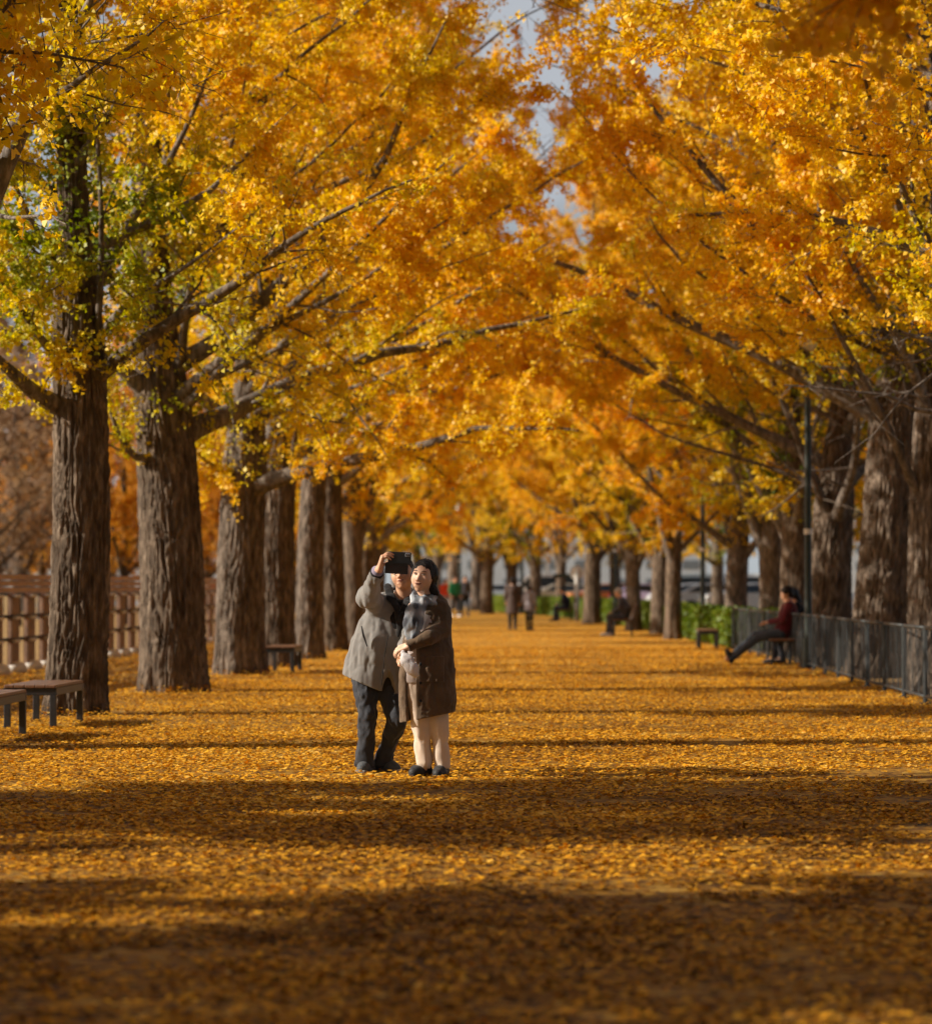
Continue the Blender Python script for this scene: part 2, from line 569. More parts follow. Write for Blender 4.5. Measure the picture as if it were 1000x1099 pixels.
def place_tree(ms, loc, label, group, rz=0., sc=1., leafmat=None, name='ginkgo_tree', cat='tree', barkmat=None):
    e = empty(name, loc, label, cat, group, rz)
    e.scale = (sc, sc, sc)
    if name == 'ginkgo_tree': TRUNKS.append((float(loc[0]), float(loc[1]), ms.get('r0', .3) * 1.15 * sc))
    tr = link('trunk', ms['trunk'], e)
    for lm in ms['limbs']:
        l = link('limb' if len(ms['limbs']) > 1 else 'limbs', lm, tr)
        if barkmat: l.material_slots[0].link = 'OBJECT'; l.material_slots[0].material = barkmat
    cr = link('crown', ms['crown'], e)
    if leafmat:
        cr.material_slots[0].link = 'OBJECT'; cr.material_slots[0].material = leafmat
    if barkmat:
        tr.material_slots[0].link = 'OBJECT'; tr.material_slots[0].material = barkmat
    return e


def limb_px(base, Y0, pts, rr):
    """limb read off the photograph: (px,py,dY) list -> tree-local polyline"""
    return ([W(px, py, Y0 + dy) - base for px, py, dy in pts], rr)


G_L = 'ginkgo trees lining the left side of the path'
G_R = 'ginkgo trees lining the right side of the path'
def base_at(px, Y): return np.array([XatY(px, Y), Y, 0.])

# --- left row, near trees that the photo shows one by one
B = base_at(82, 33.3)
cu = [limb_px(B, 33.3, [(75, 440, 0), (40, 425, -.4), (0, 388, -.9), (-60, 330, -1.4)], .17),
      limb_px(B, 33.3, [(95, 430, 0), (108, 340, -.3), (110, 230, -.5), (103, 120, -.6), (96, 20, -.6), (92, -90, -.5)], .065),
      limb_px(B, 33.3, [(95, 380, 0), (125, 335, -.4), (165, 308, -.9), (212, 278, -1.4), (260, 240, -1.8)], .085),
      limb_px(B, 33.3, [(78, 380, 0), (50, 320, .5), (15, 250, .9), (-20, 190, 1.2)], .10),
      limb_px(B, 33.3, [(85, 350, 0), (130, 250, .6), (185, 170, 1.2), (225, 80, 1.6), (250, 0, 1.9)], .11),
      limb_px(B, 33.3, [(70, 400, 0), (35, 350, -.6), (0, 300, -1.3), (-40, 250, -1.6)], .08)]
t = make_tree(11, bx=B[0], arch=0, H=15.5, r0=.285, fork=4.0, nl=23, L0=3.3, custom=cu, bias=(.12, 0), hi=True, green=0.65, tint0=.56, dens=2.0)
place_tree(t, B, 'ginkgo tree with straight dark trunk and greenish low leaves behind the wooden benches', G_L)

B = base_at(188, 40.5)
cu = [limb_px(B, 40.5, [(188, 430, 0), (220, 400, -.5), (262, 368, -1.0), (300, 342, -1.4), (345, 298, -1.9), (400, 248, -2.4), (445, 200, -2.9), (487, 166, -3.2)], .13),
      limb_px(B, 40.5, [(195, 440, .0), (250, 380, -.9), (300, 344, -1.3), (350, 325, -1.6), (400, 296, -1.8), (440, 262, -2.0), (475, 235, -2.2), (520, 212, -2.4)], .10),
      limb_px(B, 40.5, [(185, 470, 0), (150, 500, -.3), (128, 470, -.6), (112, 420, -.9), (105, 380, -1)], .10),
      limb_px(B, 40.5, [(192, 400, 0), (200, 330, -.6), (212, 260, -.9), (250, 160, -1.2), (262, 90, -1.3), (275, 20, -1.3)], .09)]
t = make_tree(12, dens=1.7, bx=B[0], arch=1, H=16.5, r0=.385, fork=3.7, lean=(-.16, 0), nl=25, L0=5.6, custom=cu, bias=(.15, 0), hi=True, green=.45, tint0=.60)
place_tree(t, B, 'ginkgo tree with thick leaning trunk, two long limbs reaching over the path', G_L)

B = base_at(258, 48.5)
cu = [limb_px(B, 48.5, [(262, 455, 0), (300, 415, -.6), (350, 392, -1.2), (392, 382, -1.6), (450, 352, -2.2), (500, 318, -2.6), (560, 280, -3.0), (597, 254, -3.3)], .12),
      limb_px(B, 48.5, [(255, 520, 0), (235, 505, -.3), (215, 490, -.5), (200, 470, -.8)], .11),
      limb_px(B, 48.5, [(260, 430, 0), (330, 330, -.8), (420, 240, -1.6), (500, 175, -2.2), (555, 130, -2.6)], .10),
      limb_px(B, 48.5, [(258, 440, 0), (275, 260, -.3), (270, 130, -.5), (300, 20, -.6)], .12)]
t = make_tree(13, dens=1.8, bx=B[0], arch=1, H=17, r0=.35, fork=3.3, nl=25, L0=6.2, custom=cu, bias=(.15, 0), hi=True, green=.3, tint0=.64)
place_tree(t, B, 'ginkgo tree with a low stub limb, just left of the small grey bench', G_L)

B = base_at(297, 53.2)
t = make_tree(14, bx=B[0], arch=1, H=17, r0=.275, fork=3.9, nl=23, L0=6.0, custom=[limb_px(B, 53.2, [(300, 460, 0), (345, 410, -.6), (420, 330, -1.2), (500, 232, -1.8), (560, 190, -2.2), (620, 152, -2.5)], .10)],
              bias=(.15, 0), hi=True, tint0=.63)
place_tree(t, B, 'ginkgo tree with pale furrowed trunk standing right behind the small grey bench', G_L)
B = base_at(333, 58.5)
t = make_tree(15, bx=B[0], arch=1, H=17, r0=.235, fork=4.0, nl=23, L0=6.0, lean=(.12, 0), custom=[limb_px(B, 58.5, [(340, 480, 0), (385, 450, -.6), (430, 432, -1.2), (500, 415, -2.), (600, 378, -2.8), (662, 346, -3.3)], .10)],
              bias=(.15, 0), hi=True, tint0=.66, green=.2)
place_tree(t, B, 'slim ginkgo tree standing to the right of the small grey bench', G_L)
B = base_at(359, 65.6)
t = make_tree(16, bx=B[0], arch=1, H=17, r0=.235, fork=3.9, nl=23, L0=6.0, custom=[limb_px(B, 65.6, [(362, 490, 0), (400, 460, -.6), (440, 430, -1.2), (500, 392, -2.), (590, 350, -2.8), (655, 318, -3.3)], .10)],
              bias=(.15, 0), hi=True, tint0=.66)
place_tree(t, B, 'slim ginkgo tree, second to the left of the man in the grey coat', G_L)

# --- right row, near
B = base_at(1008, 40.0)
cu = [limb_px(B, 40, [(1003, 470, 0), (985, 410, -.5), (965, 360, -1.), (930, 315, -1.5), (905, 265, -1.9), (880, 215, -2.2), (860, 150, -2.4)], .12),
      limb_px(B, 40, [(1002, 560, 0), (975, 515, -.3), (960, 470, -.6), (925, 405, -.9), (893, 345, -1.2), (860, 280, -1.4), (790, 195, -1.6)], .10),
      limb_px(B, 40, [(1005, 420, 0), (1000, 330, -.8), (960, 275, -1.5), (918, 228, -2.0), (880, 190, -2.4)], .06),
      limb_px(B, 40, [(1005, 440, 0), (985, 330, .5), (955, 240, 1.), (930, 140, 1.4), (890, 60, 1.6)], .10)]
t = make_tree(21, leaf_min=4.1, dens=1.8, bx=B[0], arch=-1, H=14, r0=.36, fork=3.6, nl=23, L0=6.2, custom=cu, bias=(-.15, 0), hi=True, green=.6, tint0=.58)
place_tree(t, B, 'ginkgo tree cut by the right edge behind the metal railing', G_R)
B = base_at(939, 47.2)
cu = [limb_px(B, 47.2, [(960, 470, 0), (930, 420, -.5), (895, 370, -1.), (860, 300, -1.6), (820, 240, -2.1), (780, 190, -2.4)], .11),
      limb_px(B, 47.2, [(962, 450, 0), (970, 370, .4), (975, 250, .6), (960, 120, .8), (965, 20, .8)], .12)]
t = make_tree(22, leaf_min=4.2, dens=1.8, bx=B[0], arch=-1, H=16.5, r0=.40, fork=3.9, lean=(.42, 0), nl=25, L0=6.4, custom=cu, bias=(-.15, 0), hi=True, green=.7, tint0=.62)
place_tree(t, B, 'thickest ginkgo tree behind the metal railing, leaning to the right', G_R)
B = base_at(888, 54.0)
cu = [limb_px(B, 54., [(905, 590, 0), (885, 545, -.3), (862, 490, -.7), (845, 440, -1.), (815, 380, -1.5), (770, 320, -2.0)], .15),
      limb_px(B, 54., [(910, 520, 0), (915, 440, .3), (905, 350, .5), (890, 230, .7), (870, 130, .8)], .16)]
t = make_tree(23, leaf_min=4.5, bx=B[0], arch=-1, H=16.5, r0=.345, fork=2.9, lean=(.22, 0), nl=25, L0=6.0, custom=cu, bias=(-.15, 0), hi=True, green=.4, tint0=.62)
place_tree(t, B, 'ginkgo tree with a thick limb forking low, beside the black lamp post', G_R)

# --- shared variants for the rest
VR = []
FORKS = [[([(0, 0, 1.9), (.35, 0, 2.7), (.95, .1, 4.0), (1.5, .2, 6.0), (2.2, .2, 9.0)], .21), ([(0, 0, 2.0), (-.5, .1, 2.9), (-1.1, .1, 4.4), (-1.6, 0, 6.4), (-2.4, -.1, 8.6)], .19)],
         [([(0, 0, 2.2), (-.45, 0, 3.0), (-1.2, -.1, 4.3), (-2.2, -.3, 6.2), (-3.2, -.4, 8.)], .20)],
         [([(0, 0, 2.4), (.3, 0, 3.3), (.7, .1, 4.8), (1.1, .2, 7.0), (1.4, .2, 9.4)], .19), ([(0, 0, 2.6), (-.6, .1, 3.2), (-1.6, .2, 4.2), (-2.8, .2, 5.4), (-3.9, .1, 6.5)], .13)],
         [([(0, 0, 2.0), (.6, 0, 2.8), (1.5, .2, 3.9), (2.7, .3, 5.4), (3.6, .3, 7.0)], .17), ([(0, 0, 2.3), (-.3, .1, 3.4), (-.8, .1, 5.2), (-1.2, 0, 7.6), (-1.4, 0, 9.5)], .20)]]
for k, (sd, hh, r0, fk, gr, ti) in enumerate([(31, 14, .26, 3.3, .3, .58), (32, 15, .28, 3.0, .5, .54), (33, 14, .24, 3.6, .0, .63), (34, 15.5, .30, 3.1, .3, .60)]):
    VR.append(make_tree(sd, custom=FORKS[k], H=hh + 2, r0=r0, fork=fk, nl=28, L0=6.3, hi=False, green=gr, tint0=ti, dens=1.7, leaf=.07, low_drop=.03))

right_far = [(851, 61, 'ginkgo tree with broad trunk just behind the seated person in burgundy'),
             (827, 68, 'ginkgo tree with a forked trunk, at the railing just left of the person in burgundy'),
             (789, 76, 'pale ginkgo tree at the end of the metal railing beside the hedge'),
             (722, 80, 'ginkgo tree standing in front of the hedge, left of the small bench'),
             (707, 89, 'dark ginkgo tree behind the hedge, close to the one in front of it'),
             (680, 95, 'ginkgo tree with spreading fork behind the person on the bench'),
             (635, 112, 'thick ginkgo tree behind the hedge beside the white round sign'),
             (601, 138, 'slim ginkgo tree behind the seated person in navy'),
             (574, 146, 'slim ginkgo tree behind the smaller standing person in pale grey'),
             (549, 152, 'ginkgo tree behind the standing person in a brown coat'),
             (522, 150, 'ginkgo tree with trunk in front of the far end of the hedge'),
             (511, 168, 'ginkgo tree at the far left end of the hedge'),
             (486, 178, 'ginkgo tree behind the walkers in green and red')]
rs = [1.0, .95, .85, .80, .85, .85, .95, .85, .9, 1.0, .95, 1.15, 1.2]
for k, ((px, Y, lb), s) in enumerate(zip(right_far, rs)):
    place_tree(VR[(k * 3 + 1) % 4], base_at(px, Y), lb, G_R, rz=(k % 2) * math.pi + .5 * math.sin(k * 2.3), sc=s)
G_E = 'ginkgo trees closing the far end of the avenue'
for k, (px, Y) in enumerate([(468, 190), (446, 199), (424, 208), (400, 216), (372, 226), (340, 232), (300, 240)]):
    place_tree(VR[k % 4], base_at(px, Y), 'blurred yellow ginkgo tree closing the far end of the avenue', G_E, rz=k * 1.3, sc=1.1)
left_far = [(381, 74), (394, 84), (402, 95), (404, 106), (404, 117), (403, 129), (400, 141), (394, 154)]
lfl = ['slim ginkgo tree directly left of the man in the grey coat', 'ginkgo tree far down the left row, behind the raised arm of the man']
for k, (px, Y) in enumerate(left_far):
    place_tree(VR[(k + 2) % 4], base_at(px, Y), lfl[0] if k == 0 else (lfl[1] if k == 1 else 'distant ginkgo tree of the left row hidden behind nearer trunks'), G_L, rz=k * 2.1, sc=.9)
# second row behind the right row, only its leaves show between the crowns
for k, (px, Y) in enumerate([(1040, 62), (960, 78), (895, 96), (845, 112), (770, 124), (712, 138), (660, 152)]):
    place_tree(VR[(k + 1) % 4], base_at(px, Y), 'yellow ginkgo tree standing farther off behind the right row', 'ginkgo trees behind the right row', rz=k * 1.1 + 1, sc=.85)

# --- near trees whose trunks stand outside the frame but whose limbs hang into it
B = np.array([-5.65, 26.3, 0.])
cu = [limb_px(B, 26.3, [(-60, 330, 0), (-20, 240, -.2), (12, 160, -.3), (48, 90, -.4), (88, 20, -.5), (130, -70, -.6)], .19),
      limb_px(B, 26.3, [(-60, 240, 0), (-20, 110, .3), (5, 50, .4), (25, -20, .5)], .14),
      limb_px(B, 26.3, [(-20, 90, 0), (60, 50, -.5), (150, 38, -1.), (245, 12, -1.5)], .035)]
t = make_tree(17, bx=B[0], H=14, r0=.42, fork=5.2, nl=12, L0=3.8, custom=cu, bias=(-.1, 0), hi=True, green=.5, tint0=.56, dens=0.45)
place_tree(t, B, 'ginkgo tree at the left edge, its dark limbs crossing the top corner', G_L)
B = np.array([4.7, 31.5, 0.])
cu = [limb_px(B, 31.5, [(1060, 380, 0), (1010, 290, -.2), (985, 235, -.3), (962, 195, -.4), (935, 120, -.5), (915, 20, -.6)], .10),
      limb_px(B, 31.5, [(1100, 180, 0), (1000, 167, -.8), (930, 168, -1.2), (870, 155, -1.5), (800, 110, -1.8)], .04),
      limb_px(B, 31.5, [(1100, 120, 0), (980, 85, -.8), (880, 60, -1.2), (800, 60, -1.5), (700, 40, -1.8)], .035)]
t = make_tree(24, dens=1.5, bx=B[0], H=14, r0=.40, fork=4.2, nl=18, L0=6.2, custom=cu, bias=(-.1, 0), hi=False, green=.3, tint0=.60)
place_tree(t, B, 'ginkgo tree beyond the right edge, its branches filling the top right corner', G_R)
B = np.array([4.6, 14.5, 0.])
cu = [([(0, 0, 3.2), (-1.2, -.5, 4.2), (-2.6, -1.0, 4.6), (-3.4, -1.3, 4.1), (-3.75, -1.4, 3.6)], .03)]
NEAR_R = make_tree(25, H=13, r0=.36, fork=4.6, nl=14, L0=3.6, custom=cu, bias=(.1, 0), tint0=.66, low_drop=.2)
place_tree(NEAR_R, B, 'nearest ginkgo tree on the right, blurred leaves hanging into the top corner', G_R)
for k, Y in enumerate([18.6, 11., 3.4]):
    place_tree(VR[k], np.array([-5.7, Y, 0.]), 'ginkgo tree of the left row standing outside the picture', G_L, rz=k * 2., sc=[1, 1.1, 1][k])
for k, Y in enumerate([22.8, 6.5]):
    place_tree(VR[k + 1], np.array([5.2, Y, 0.]), 'ginkgo tree of the right row standing outside the picture', G_R, rz=k * 2. + 1)

# --- trees far off beyond the brown fence
k = 0
for px, Y, kind in [(18, 105, 2), (44, 125, 1), (-12, 92, 2), (70, 140, 1), (98, 118, 1), (120, 150, 1), (133, 108, 1), (168, 140, 1), (205, 125, 1), (222, 150, 1), (240, 118, 1), (318, 150, 0), (0, 150, 2), (27, 160, 2), (275, 165, 1)]:
    lb = ['blurred yellow tree far off between the left row trunks', 'blurred orange tree far off beyond the brown fence', 'bare-looking brown tree far off beyond the brown fence'][kind]
    place_tree(VR[k % 4], base_at(px, Y), lb, 'trees far off beyond the brown fence', rz=k * 1.7, sc=.62, leafmat=[None, M['leaf_far'], M['leaf_brown']][kind], name='autumn_tree', barkmat=M['bark_dark'])
    k += 1

# unseen upright trees added left of the fence to cast shade bands on the near path
COLM = make_tree(41, H=12.5, r0=.22, fork=2.2, nl=36, L0=2.7, hi=False, tint0=.6, dens=1.35, leaf=.10)
for x_, Y in ((-14.5, 15.9), (-13.2, 18.6), (-14.2, 8.2), (-13.4, 10.6), (-14, 5.4)):
    place_tree(COLM, np.array([x_, Y, 0.]), 'narrow dense tree added outside the picture to shade the near path', 'unseen narrow trees added for their shade', rz=Y)
# ------------------------------------------------------------------ path edge (right side bends left far off)
EY = np.array([0, 30, 35.8, 51, 67.5, 78, 95, 116, 133, 150, 166, 190, 240.])
EX = np.array([4.3, 3.95, 3.79, 3.5, 2.88, 2.18, 1.4, 0.0, -1.56, -3.5, -6.1, -10.5, -21.])
def edge(y): return np.interp(y, EY, EX)
def ledge(y): return np.interp(y, [0, 40, 80, 116, 150, 190, 240.], [-9.0, -9.0, -9.3, -11.5, -15.5, -22, -34.])


def litter_material():
    m, nt, b = newmat('leaf_litter')
    v = coords(nt)
    # two layers of leaf-sized cells
    vo = nd(nt, 'ShaderNodeTexVoronoi'); vo.inputs['Scale'].default_value = 17; vo.inputs['Randomness'].default_value = 1
    nt.links.new(v, vo.inputs['Vector'])
    sep = nd(nt, 'ShaderNodeSeparateColor'); nt.links.new(vo.outputs['Color'], sep.inputs[0])
    nz = nd(nt, 'ShaderNodeTexNoise'); nz.inputs['Scale'].default_value = 1.3; nz.inputs['Detail'].default_value = 6; nz.inputs['Roughness'].default_value = .65
    nt.links.new(v, nz.inputs['Vector'])
    ad = nd(nt, 'ShaderNodeMath', operation='MULTIPLY_ADD'); ad.inputs[1].default_value = .9
    su = nd(nt, 'ShaderNodeMath', operation='SUBTRACT'); su.inputs[1].default_value = .5
    nt.links.new(nz.outputs['Fac'], su.inputs[0])
    nt.links.new(su.outputs[0], ad.inputs[0]); nt.links.new(sep.outputs[0], ad.inputs[2])
    r = ramp(nt, ad.outputs[0], [(.0, (.16, .07, .014)), (.3, (.40, .18, .018)), (.6, (.66, .31, .02)), (.85, (.80, .41, .03)), (1., (.82, .50, .10))])
    # bare dark asphalt showing through where few leaves lie (right foreground)
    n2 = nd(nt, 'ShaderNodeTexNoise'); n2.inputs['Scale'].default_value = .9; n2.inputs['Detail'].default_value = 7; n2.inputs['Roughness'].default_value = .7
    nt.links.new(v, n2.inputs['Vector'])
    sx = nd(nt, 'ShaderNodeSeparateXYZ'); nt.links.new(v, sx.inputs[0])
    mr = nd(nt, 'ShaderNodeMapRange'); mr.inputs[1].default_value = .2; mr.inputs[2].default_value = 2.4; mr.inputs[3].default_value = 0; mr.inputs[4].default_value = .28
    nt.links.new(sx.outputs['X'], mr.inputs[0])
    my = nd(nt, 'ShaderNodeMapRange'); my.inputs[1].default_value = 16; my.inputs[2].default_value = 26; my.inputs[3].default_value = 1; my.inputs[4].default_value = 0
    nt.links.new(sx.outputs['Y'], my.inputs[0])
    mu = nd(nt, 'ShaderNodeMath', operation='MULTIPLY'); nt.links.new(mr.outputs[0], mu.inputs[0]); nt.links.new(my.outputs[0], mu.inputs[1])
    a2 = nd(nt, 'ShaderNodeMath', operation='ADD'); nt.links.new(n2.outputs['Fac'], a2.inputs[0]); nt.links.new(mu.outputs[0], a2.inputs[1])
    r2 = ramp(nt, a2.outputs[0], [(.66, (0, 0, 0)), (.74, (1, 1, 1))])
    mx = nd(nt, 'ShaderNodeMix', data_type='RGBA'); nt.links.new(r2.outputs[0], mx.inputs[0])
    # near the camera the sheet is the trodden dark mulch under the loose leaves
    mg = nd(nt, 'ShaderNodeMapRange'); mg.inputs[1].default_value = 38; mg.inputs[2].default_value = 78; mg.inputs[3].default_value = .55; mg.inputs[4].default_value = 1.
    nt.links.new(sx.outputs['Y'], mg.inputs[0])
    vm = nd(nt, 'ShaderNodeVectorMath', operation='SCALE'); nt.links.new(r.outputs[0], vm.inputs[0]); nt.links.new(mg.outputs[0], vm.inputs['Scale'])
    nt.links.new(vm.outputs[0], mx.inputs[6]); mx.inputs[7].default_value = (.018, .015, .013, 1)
    nt.links.new(mx.outputs[2], b.inputs['Base Color'])
    b.inputs['Roughness'].default_value = .8; b.inputs['Specular IOR Level'].default_value = .25
    bp = nd(nt, 'ShaderNodeBump'); bp.inputs['Distance'].default_value = .03; bp.inputs['Strength'].default_value = 1
    nt.links.new(sep.outputs[1], bp.inputs['Height']); nt.links.new(bp.outputs[0], b.inputs['Normal'])
    return m


M['litter'] = litter_material()
M['soil'] = plain('leafy_soil', (.34, .20, .06), rough=.95, var=.5, scale=3, bump=.05)
M['asphalt'] = plain('parking_asphalt', (.30, .31, .33), rough=.9, var=.15, scale=4)
M['line'] = plain('road_paint', (.7, .7, .68), rough=.7, var=.1)

S = 1500
g = MB(); g.add([(-S, -60, 0), (S, -60, 0), (S, 2 * S, 0), (-S, 2 * S, 0)], [(0, 1, 2, 3)])
tag(g.build('ground', M['soil']), kind='structure')
ys = np.concatenate([np.arange(-20, 70, 5.), np.arange(70, 241, 6.)])
g = MB(); V = []; F = []
for i, y in enumerate(ys):
    V += [(ledge(y), y, .004), (edge(y) + .25, y, .004)]
    if i: F.append((2 * i - 2, 2 * i - 1, 2 * i + 1, 2 * i))
g.add(V, F)
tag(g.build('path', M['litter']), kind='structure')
g = MB(); g.add([(14, 70, .008), (150, 70, .008), (150, 330, .008), (-40, 330, .008), (-40, 215, .008), (-8, 205, .008), (6, 160, .008)], [(0, 1, 2, 3, 4, 5, 6)])
tag(g.build('parking_road', M['asphalt']), kind='structure')

# hills far off
def hill(name, pts, y, dep, mat):
    V = []; F = []
    n = len(pts)
    for k, (x, z) in enumerate(pts):
        V += [(x, y, -1), (x, y + dep * .35, z * .8), (x, y + dep * .6, z), (x, y + dep, -1)]
    for k in range(n - 1):
        for j in range(3):
            F.append((4 * k + j, 4 * k + 4 + j, 4 * k + 5 + j, 4 * k + 1 + j))
    b = MB(); b.add(V, F)
    return tag(b.build(name, mat, smooth=True), kind='structure')


M['hill'] = plain('far_hill', (.34, .40, .46), rough=1, var=.2, scale=.02)  # grey-blue has the distance haze mixed into the hill colour
xs = np.linspace(-1300, 1300, 60)
hill('hills', [(x, 34 + 26 * noise(x * .004, 0, 3) + 10 * noise(x * .02, 1, 3)) for x in xs], 950, 300, M['hill'])

# ------------------------------------------------------------------ fallen leaves
r = np.random.default_rng(99)
P = []; tn = []
for y0, y1, den in [(7.5, 13, 980), (13, 20, 900), (20, 30, 700), (30, 45, 380), (45, 70, 140), (70, 110, 35)]:
    n = int((y1 - y0) * 13 * den)
    x = r.uniform(0, 1, n); y = r.uniform(y0, y1, n)
    X = ledge(y) + x * (edge(y) + .1 - ledge(y))
    cl = noise(X * 1.2, y * 1.2, 0, 21) * .5 + noise(X * 4, y * 4, 0, 22) * .5
    bare = np.clip((X - .4) / 2.4, 0, 1) * np.clip((24 - y) / 7, 0, 1)
    nb = noise(X * .9, y * .9, 5, 23) * .6 + noise(X * 2.6, y * 2.6, 5, 24) * .4
    keep = (cl > r.uniform(.1, .45, n)) & ~((nb > .78 - .40 * bare) & (r.uniform(0, 1, n) < .93))
    X, y = X[keep], y[keep]
    P.append(np.stack([X, y, r.uniform(.006, .022, len(X))], 1))
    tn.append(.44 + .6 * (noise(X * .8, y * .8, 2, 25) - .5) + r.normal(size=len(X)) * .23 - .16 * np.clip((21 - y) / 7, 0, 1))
P = np.concatenate(P)
# leaves drift up against the foot of each trunk
dm = np.full(len(P), 9.)
for bx_, by_, br_ in TRUNKS: dm = np.minimum(dm, np.hypot(P[:, 0] - bx_, P[:, 1] - by_) - br_)
P[:, 2] += .085 * np.exp(-np.clip(dm, 0, 9) / .16)
tn = np.clip(np.concatenate(tn), 0, 1)
n = len(P)
th = r.uniform(0, 6.28, n)
A = np.stack([np.cos(th), np.sin(th), r.normal(size=n) * .14], 1)
A = unit(A)
up = unit(np.stack([r.normal(size=n) * .13, r.normal(size=n) * .13, np.ones(n)], 1))
B_ = unit(np.cross(up, A)); N_ = np.cross(A, B_)
l = (r.uniform(.025, .043, n) * np.where(P[:, 1] > 45, 1.25, 1.))[:, None]; w = l * r.uniform(.5, .72, n)[:, None]
cu_ = r.uniform(-.08, .32, n)[:, None] * l
V = np.stack([P, P + A * l * .75 + B_ * w + N_ * cu_, P + A * l, P + A * l * .75 - B_ * w + N_ * cu_ * r.uniform(.2, 1, n)[:, None]], 1)
V[:, :, 2] = np.maximum(V[:, :, 2], .006)
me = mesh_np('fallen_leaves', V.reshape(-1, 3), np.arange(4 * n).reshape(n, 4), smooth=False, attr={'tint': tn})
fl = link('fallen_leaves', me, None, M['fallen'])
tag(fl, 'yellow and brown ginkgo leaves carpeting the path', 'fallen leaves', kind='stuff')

# ------------------------------------------------------------------ hedge
M['hedge_core'] = plain('hedge_twigs', (.035, .045, .015), rough=1)
hp = [(3.35, 66), (2.95, 68.5), (2.42, 78), (1.62, 95), (.25, 116), (-1.3, 133), (-3.2, 150), (-5.9, 166)]
r = np.random.default_rng(5)
he = empty('hedge', (0, 110, 0), 'low clipped green hedge along the far right edge of the path', 'hedge')
core = MB()
for (x0, y0), (x1, y1) in zip(hp[:-1], hp[1:]):
    L = math.hypot(x1 - x0, y1 - y0)
    core.box(((x0 + x1) / 2 + .35, (y0 + y1) / 2 - 110, .34), (.5, L * 1.0, .6), rz=-math.atan2(x1 - x0, y1 - y0))
core.build('stems', M['hedge_core'], he)
hx = np.array([p[0] for p in hp]); hy = np.array([p[1] for p in hp])
n = 60000
y = r.uniform(66, 166, n); x = np.interp(y, hy, hx) + .35 + r.choice([-1, 1], n) * .36 * r.uniform(.75, 1, n); z = r.uniform(.04, .72, n)
top = r.uniform(0, 1, n) < .4
x = np.where(top, np.interp(y, hy, hx) + .35 + r.uniform(-.38, .38, n), x)
z = np.where(top, r.uniform(.66, .78, n) + .06 * noise(x * 3, y * .8, 0), z)
x = x + .12 * (noise(y * 1.4, z * 2, 3) - .5)
P = np.stack([x, y - 110, z], 1)
LV, LF = leaf_quads(P, r.normal(size=(n, 3)), .085, r)
me = mesh_np('foliage', LV, LF, smooth=False, attr={'tint': np.clip(.5 + .8 * (noise(x, y * .35, z, 8) - .5) + r.normal(size=n) * .12, 0, 1)})
link('foliage', me, he, M['hedge'])

# ------------------------------------------------------------------ metal railing on the right
M['galv'] = plain('galvanised_steel', (.042, .048, .05), rough=.5, var=.3, metal=.3, scale=20)
rp = [(4.35, 6.), (4.1, 20), (3.93, 31), (3.79, 35.8), (3.62, 43), (3.47, 51), (3.15, 60), (2.88, 67.3)]
rx = np.array([p[0] for p in rp]); ry = np.array([p[1] for p in rp])
rl = empty('metal_railing', (3.6, 40, 0), 'low grey metal railing with thin uprights along the right side of the path', 'railing')
def rpt(y, z, dx=0): return (float(np.interp(y, ry, rx)) - 3.6 + dx, y - 40, z)
top = MB(); bot = MB(); pk = MB()
yy = list(np.arange(6, 67.4, 2.04))
for a, b in zip(yy[:-1], yy[1:]):
    top.tube([rpt(a, .88), rpt(b, .88)], .021, 7)
    bot.tube([rpt(a, .09), rpt(b, .09)], .017, 6)
random.seed(4)
for a in yy:
    p = MB(); p.tube([rpt(a, -.02), rpt(a, .895)], .027, 8); p.box(rpt(a, .012), (.13, .13, .02)); p.build('post', M['galv'], rl, smooth=False)
    if a + 2.04 > 67.4: continue
    for j in range(1, 14):
        y = a + j * 2.04 / 14
        s = .10 * (1 if j % 4 < 2 else -1) * (1 if j % 2 else .25) + random.uniform(-.02, .02)
        pk.tube([rpt(y - s * .5, .09), rpt(y + s * .5, .875)], .0055, 5, caps=False)
top.build('top_rail', M['galv'], rl, True); bot.build('bottom_rail', M['galv'], rl, True); pk.build('balusters', M['galv'], rl, True)

# ------------------------------------------------------------------ brown fence on the left
M['plank'] = plain('weathered_plank', (.42, .28, .215), rough=.75, var=.25, scale=3, stretch=(6, .5, 6))
M['slat'] = plain('brown_slat', (.24, .145, .095), rough=.7, var=.3, scale=5)
M['dark_steel'] = plain('dark_steel', (.045, .045, .048), rough=.5, metal=.4, var=.2)
M['concrete'] = plain('pale_concrete', (.62, .58, .52), rough=.85, var=.2, scale=8)
M['lit_cap'] = plain('pale_lit_cap', (.60, .56, .52), rough=.5, var=.1)  # pale caps put the sunlight on the slat block tops into colour
FX = -9.1
ef = empty('brown_fence', (FX, 55, 0), 'brown slatted fence with pinkish top boards running behind the left row of trees', 'fence')
y0, y1 = 24., 108.
def fx(y): return float(np.interp(y, [24, 76, 92, 108], [0, 0, -.3, -2.2]))
pitch = 1.4
yl = np.arange(y0, y1, pitch)
rows = [(.12, .49), (.55, .85), (.91, 1.19)]
for k, (za, zb) in enumerate([(1.255, 1.335), (1.355, 1.435), (1.455, 1.535)]):
    b = MB()
    for ya in np.arange(y0, y1, 3.0):
        yb = ya + 2.985
        b.box(((fx(ya) + fx(yb)) / 2 + .05 - .02 * k, (ya + yb) / 2 - 55, (za + zb) / 2), (.035, 2.985, zb - za), rz=-math.atan2(fx(yb) - fx(ya), 3.0), bev=.006)
    b.build('top_board', M['plank'], ef)
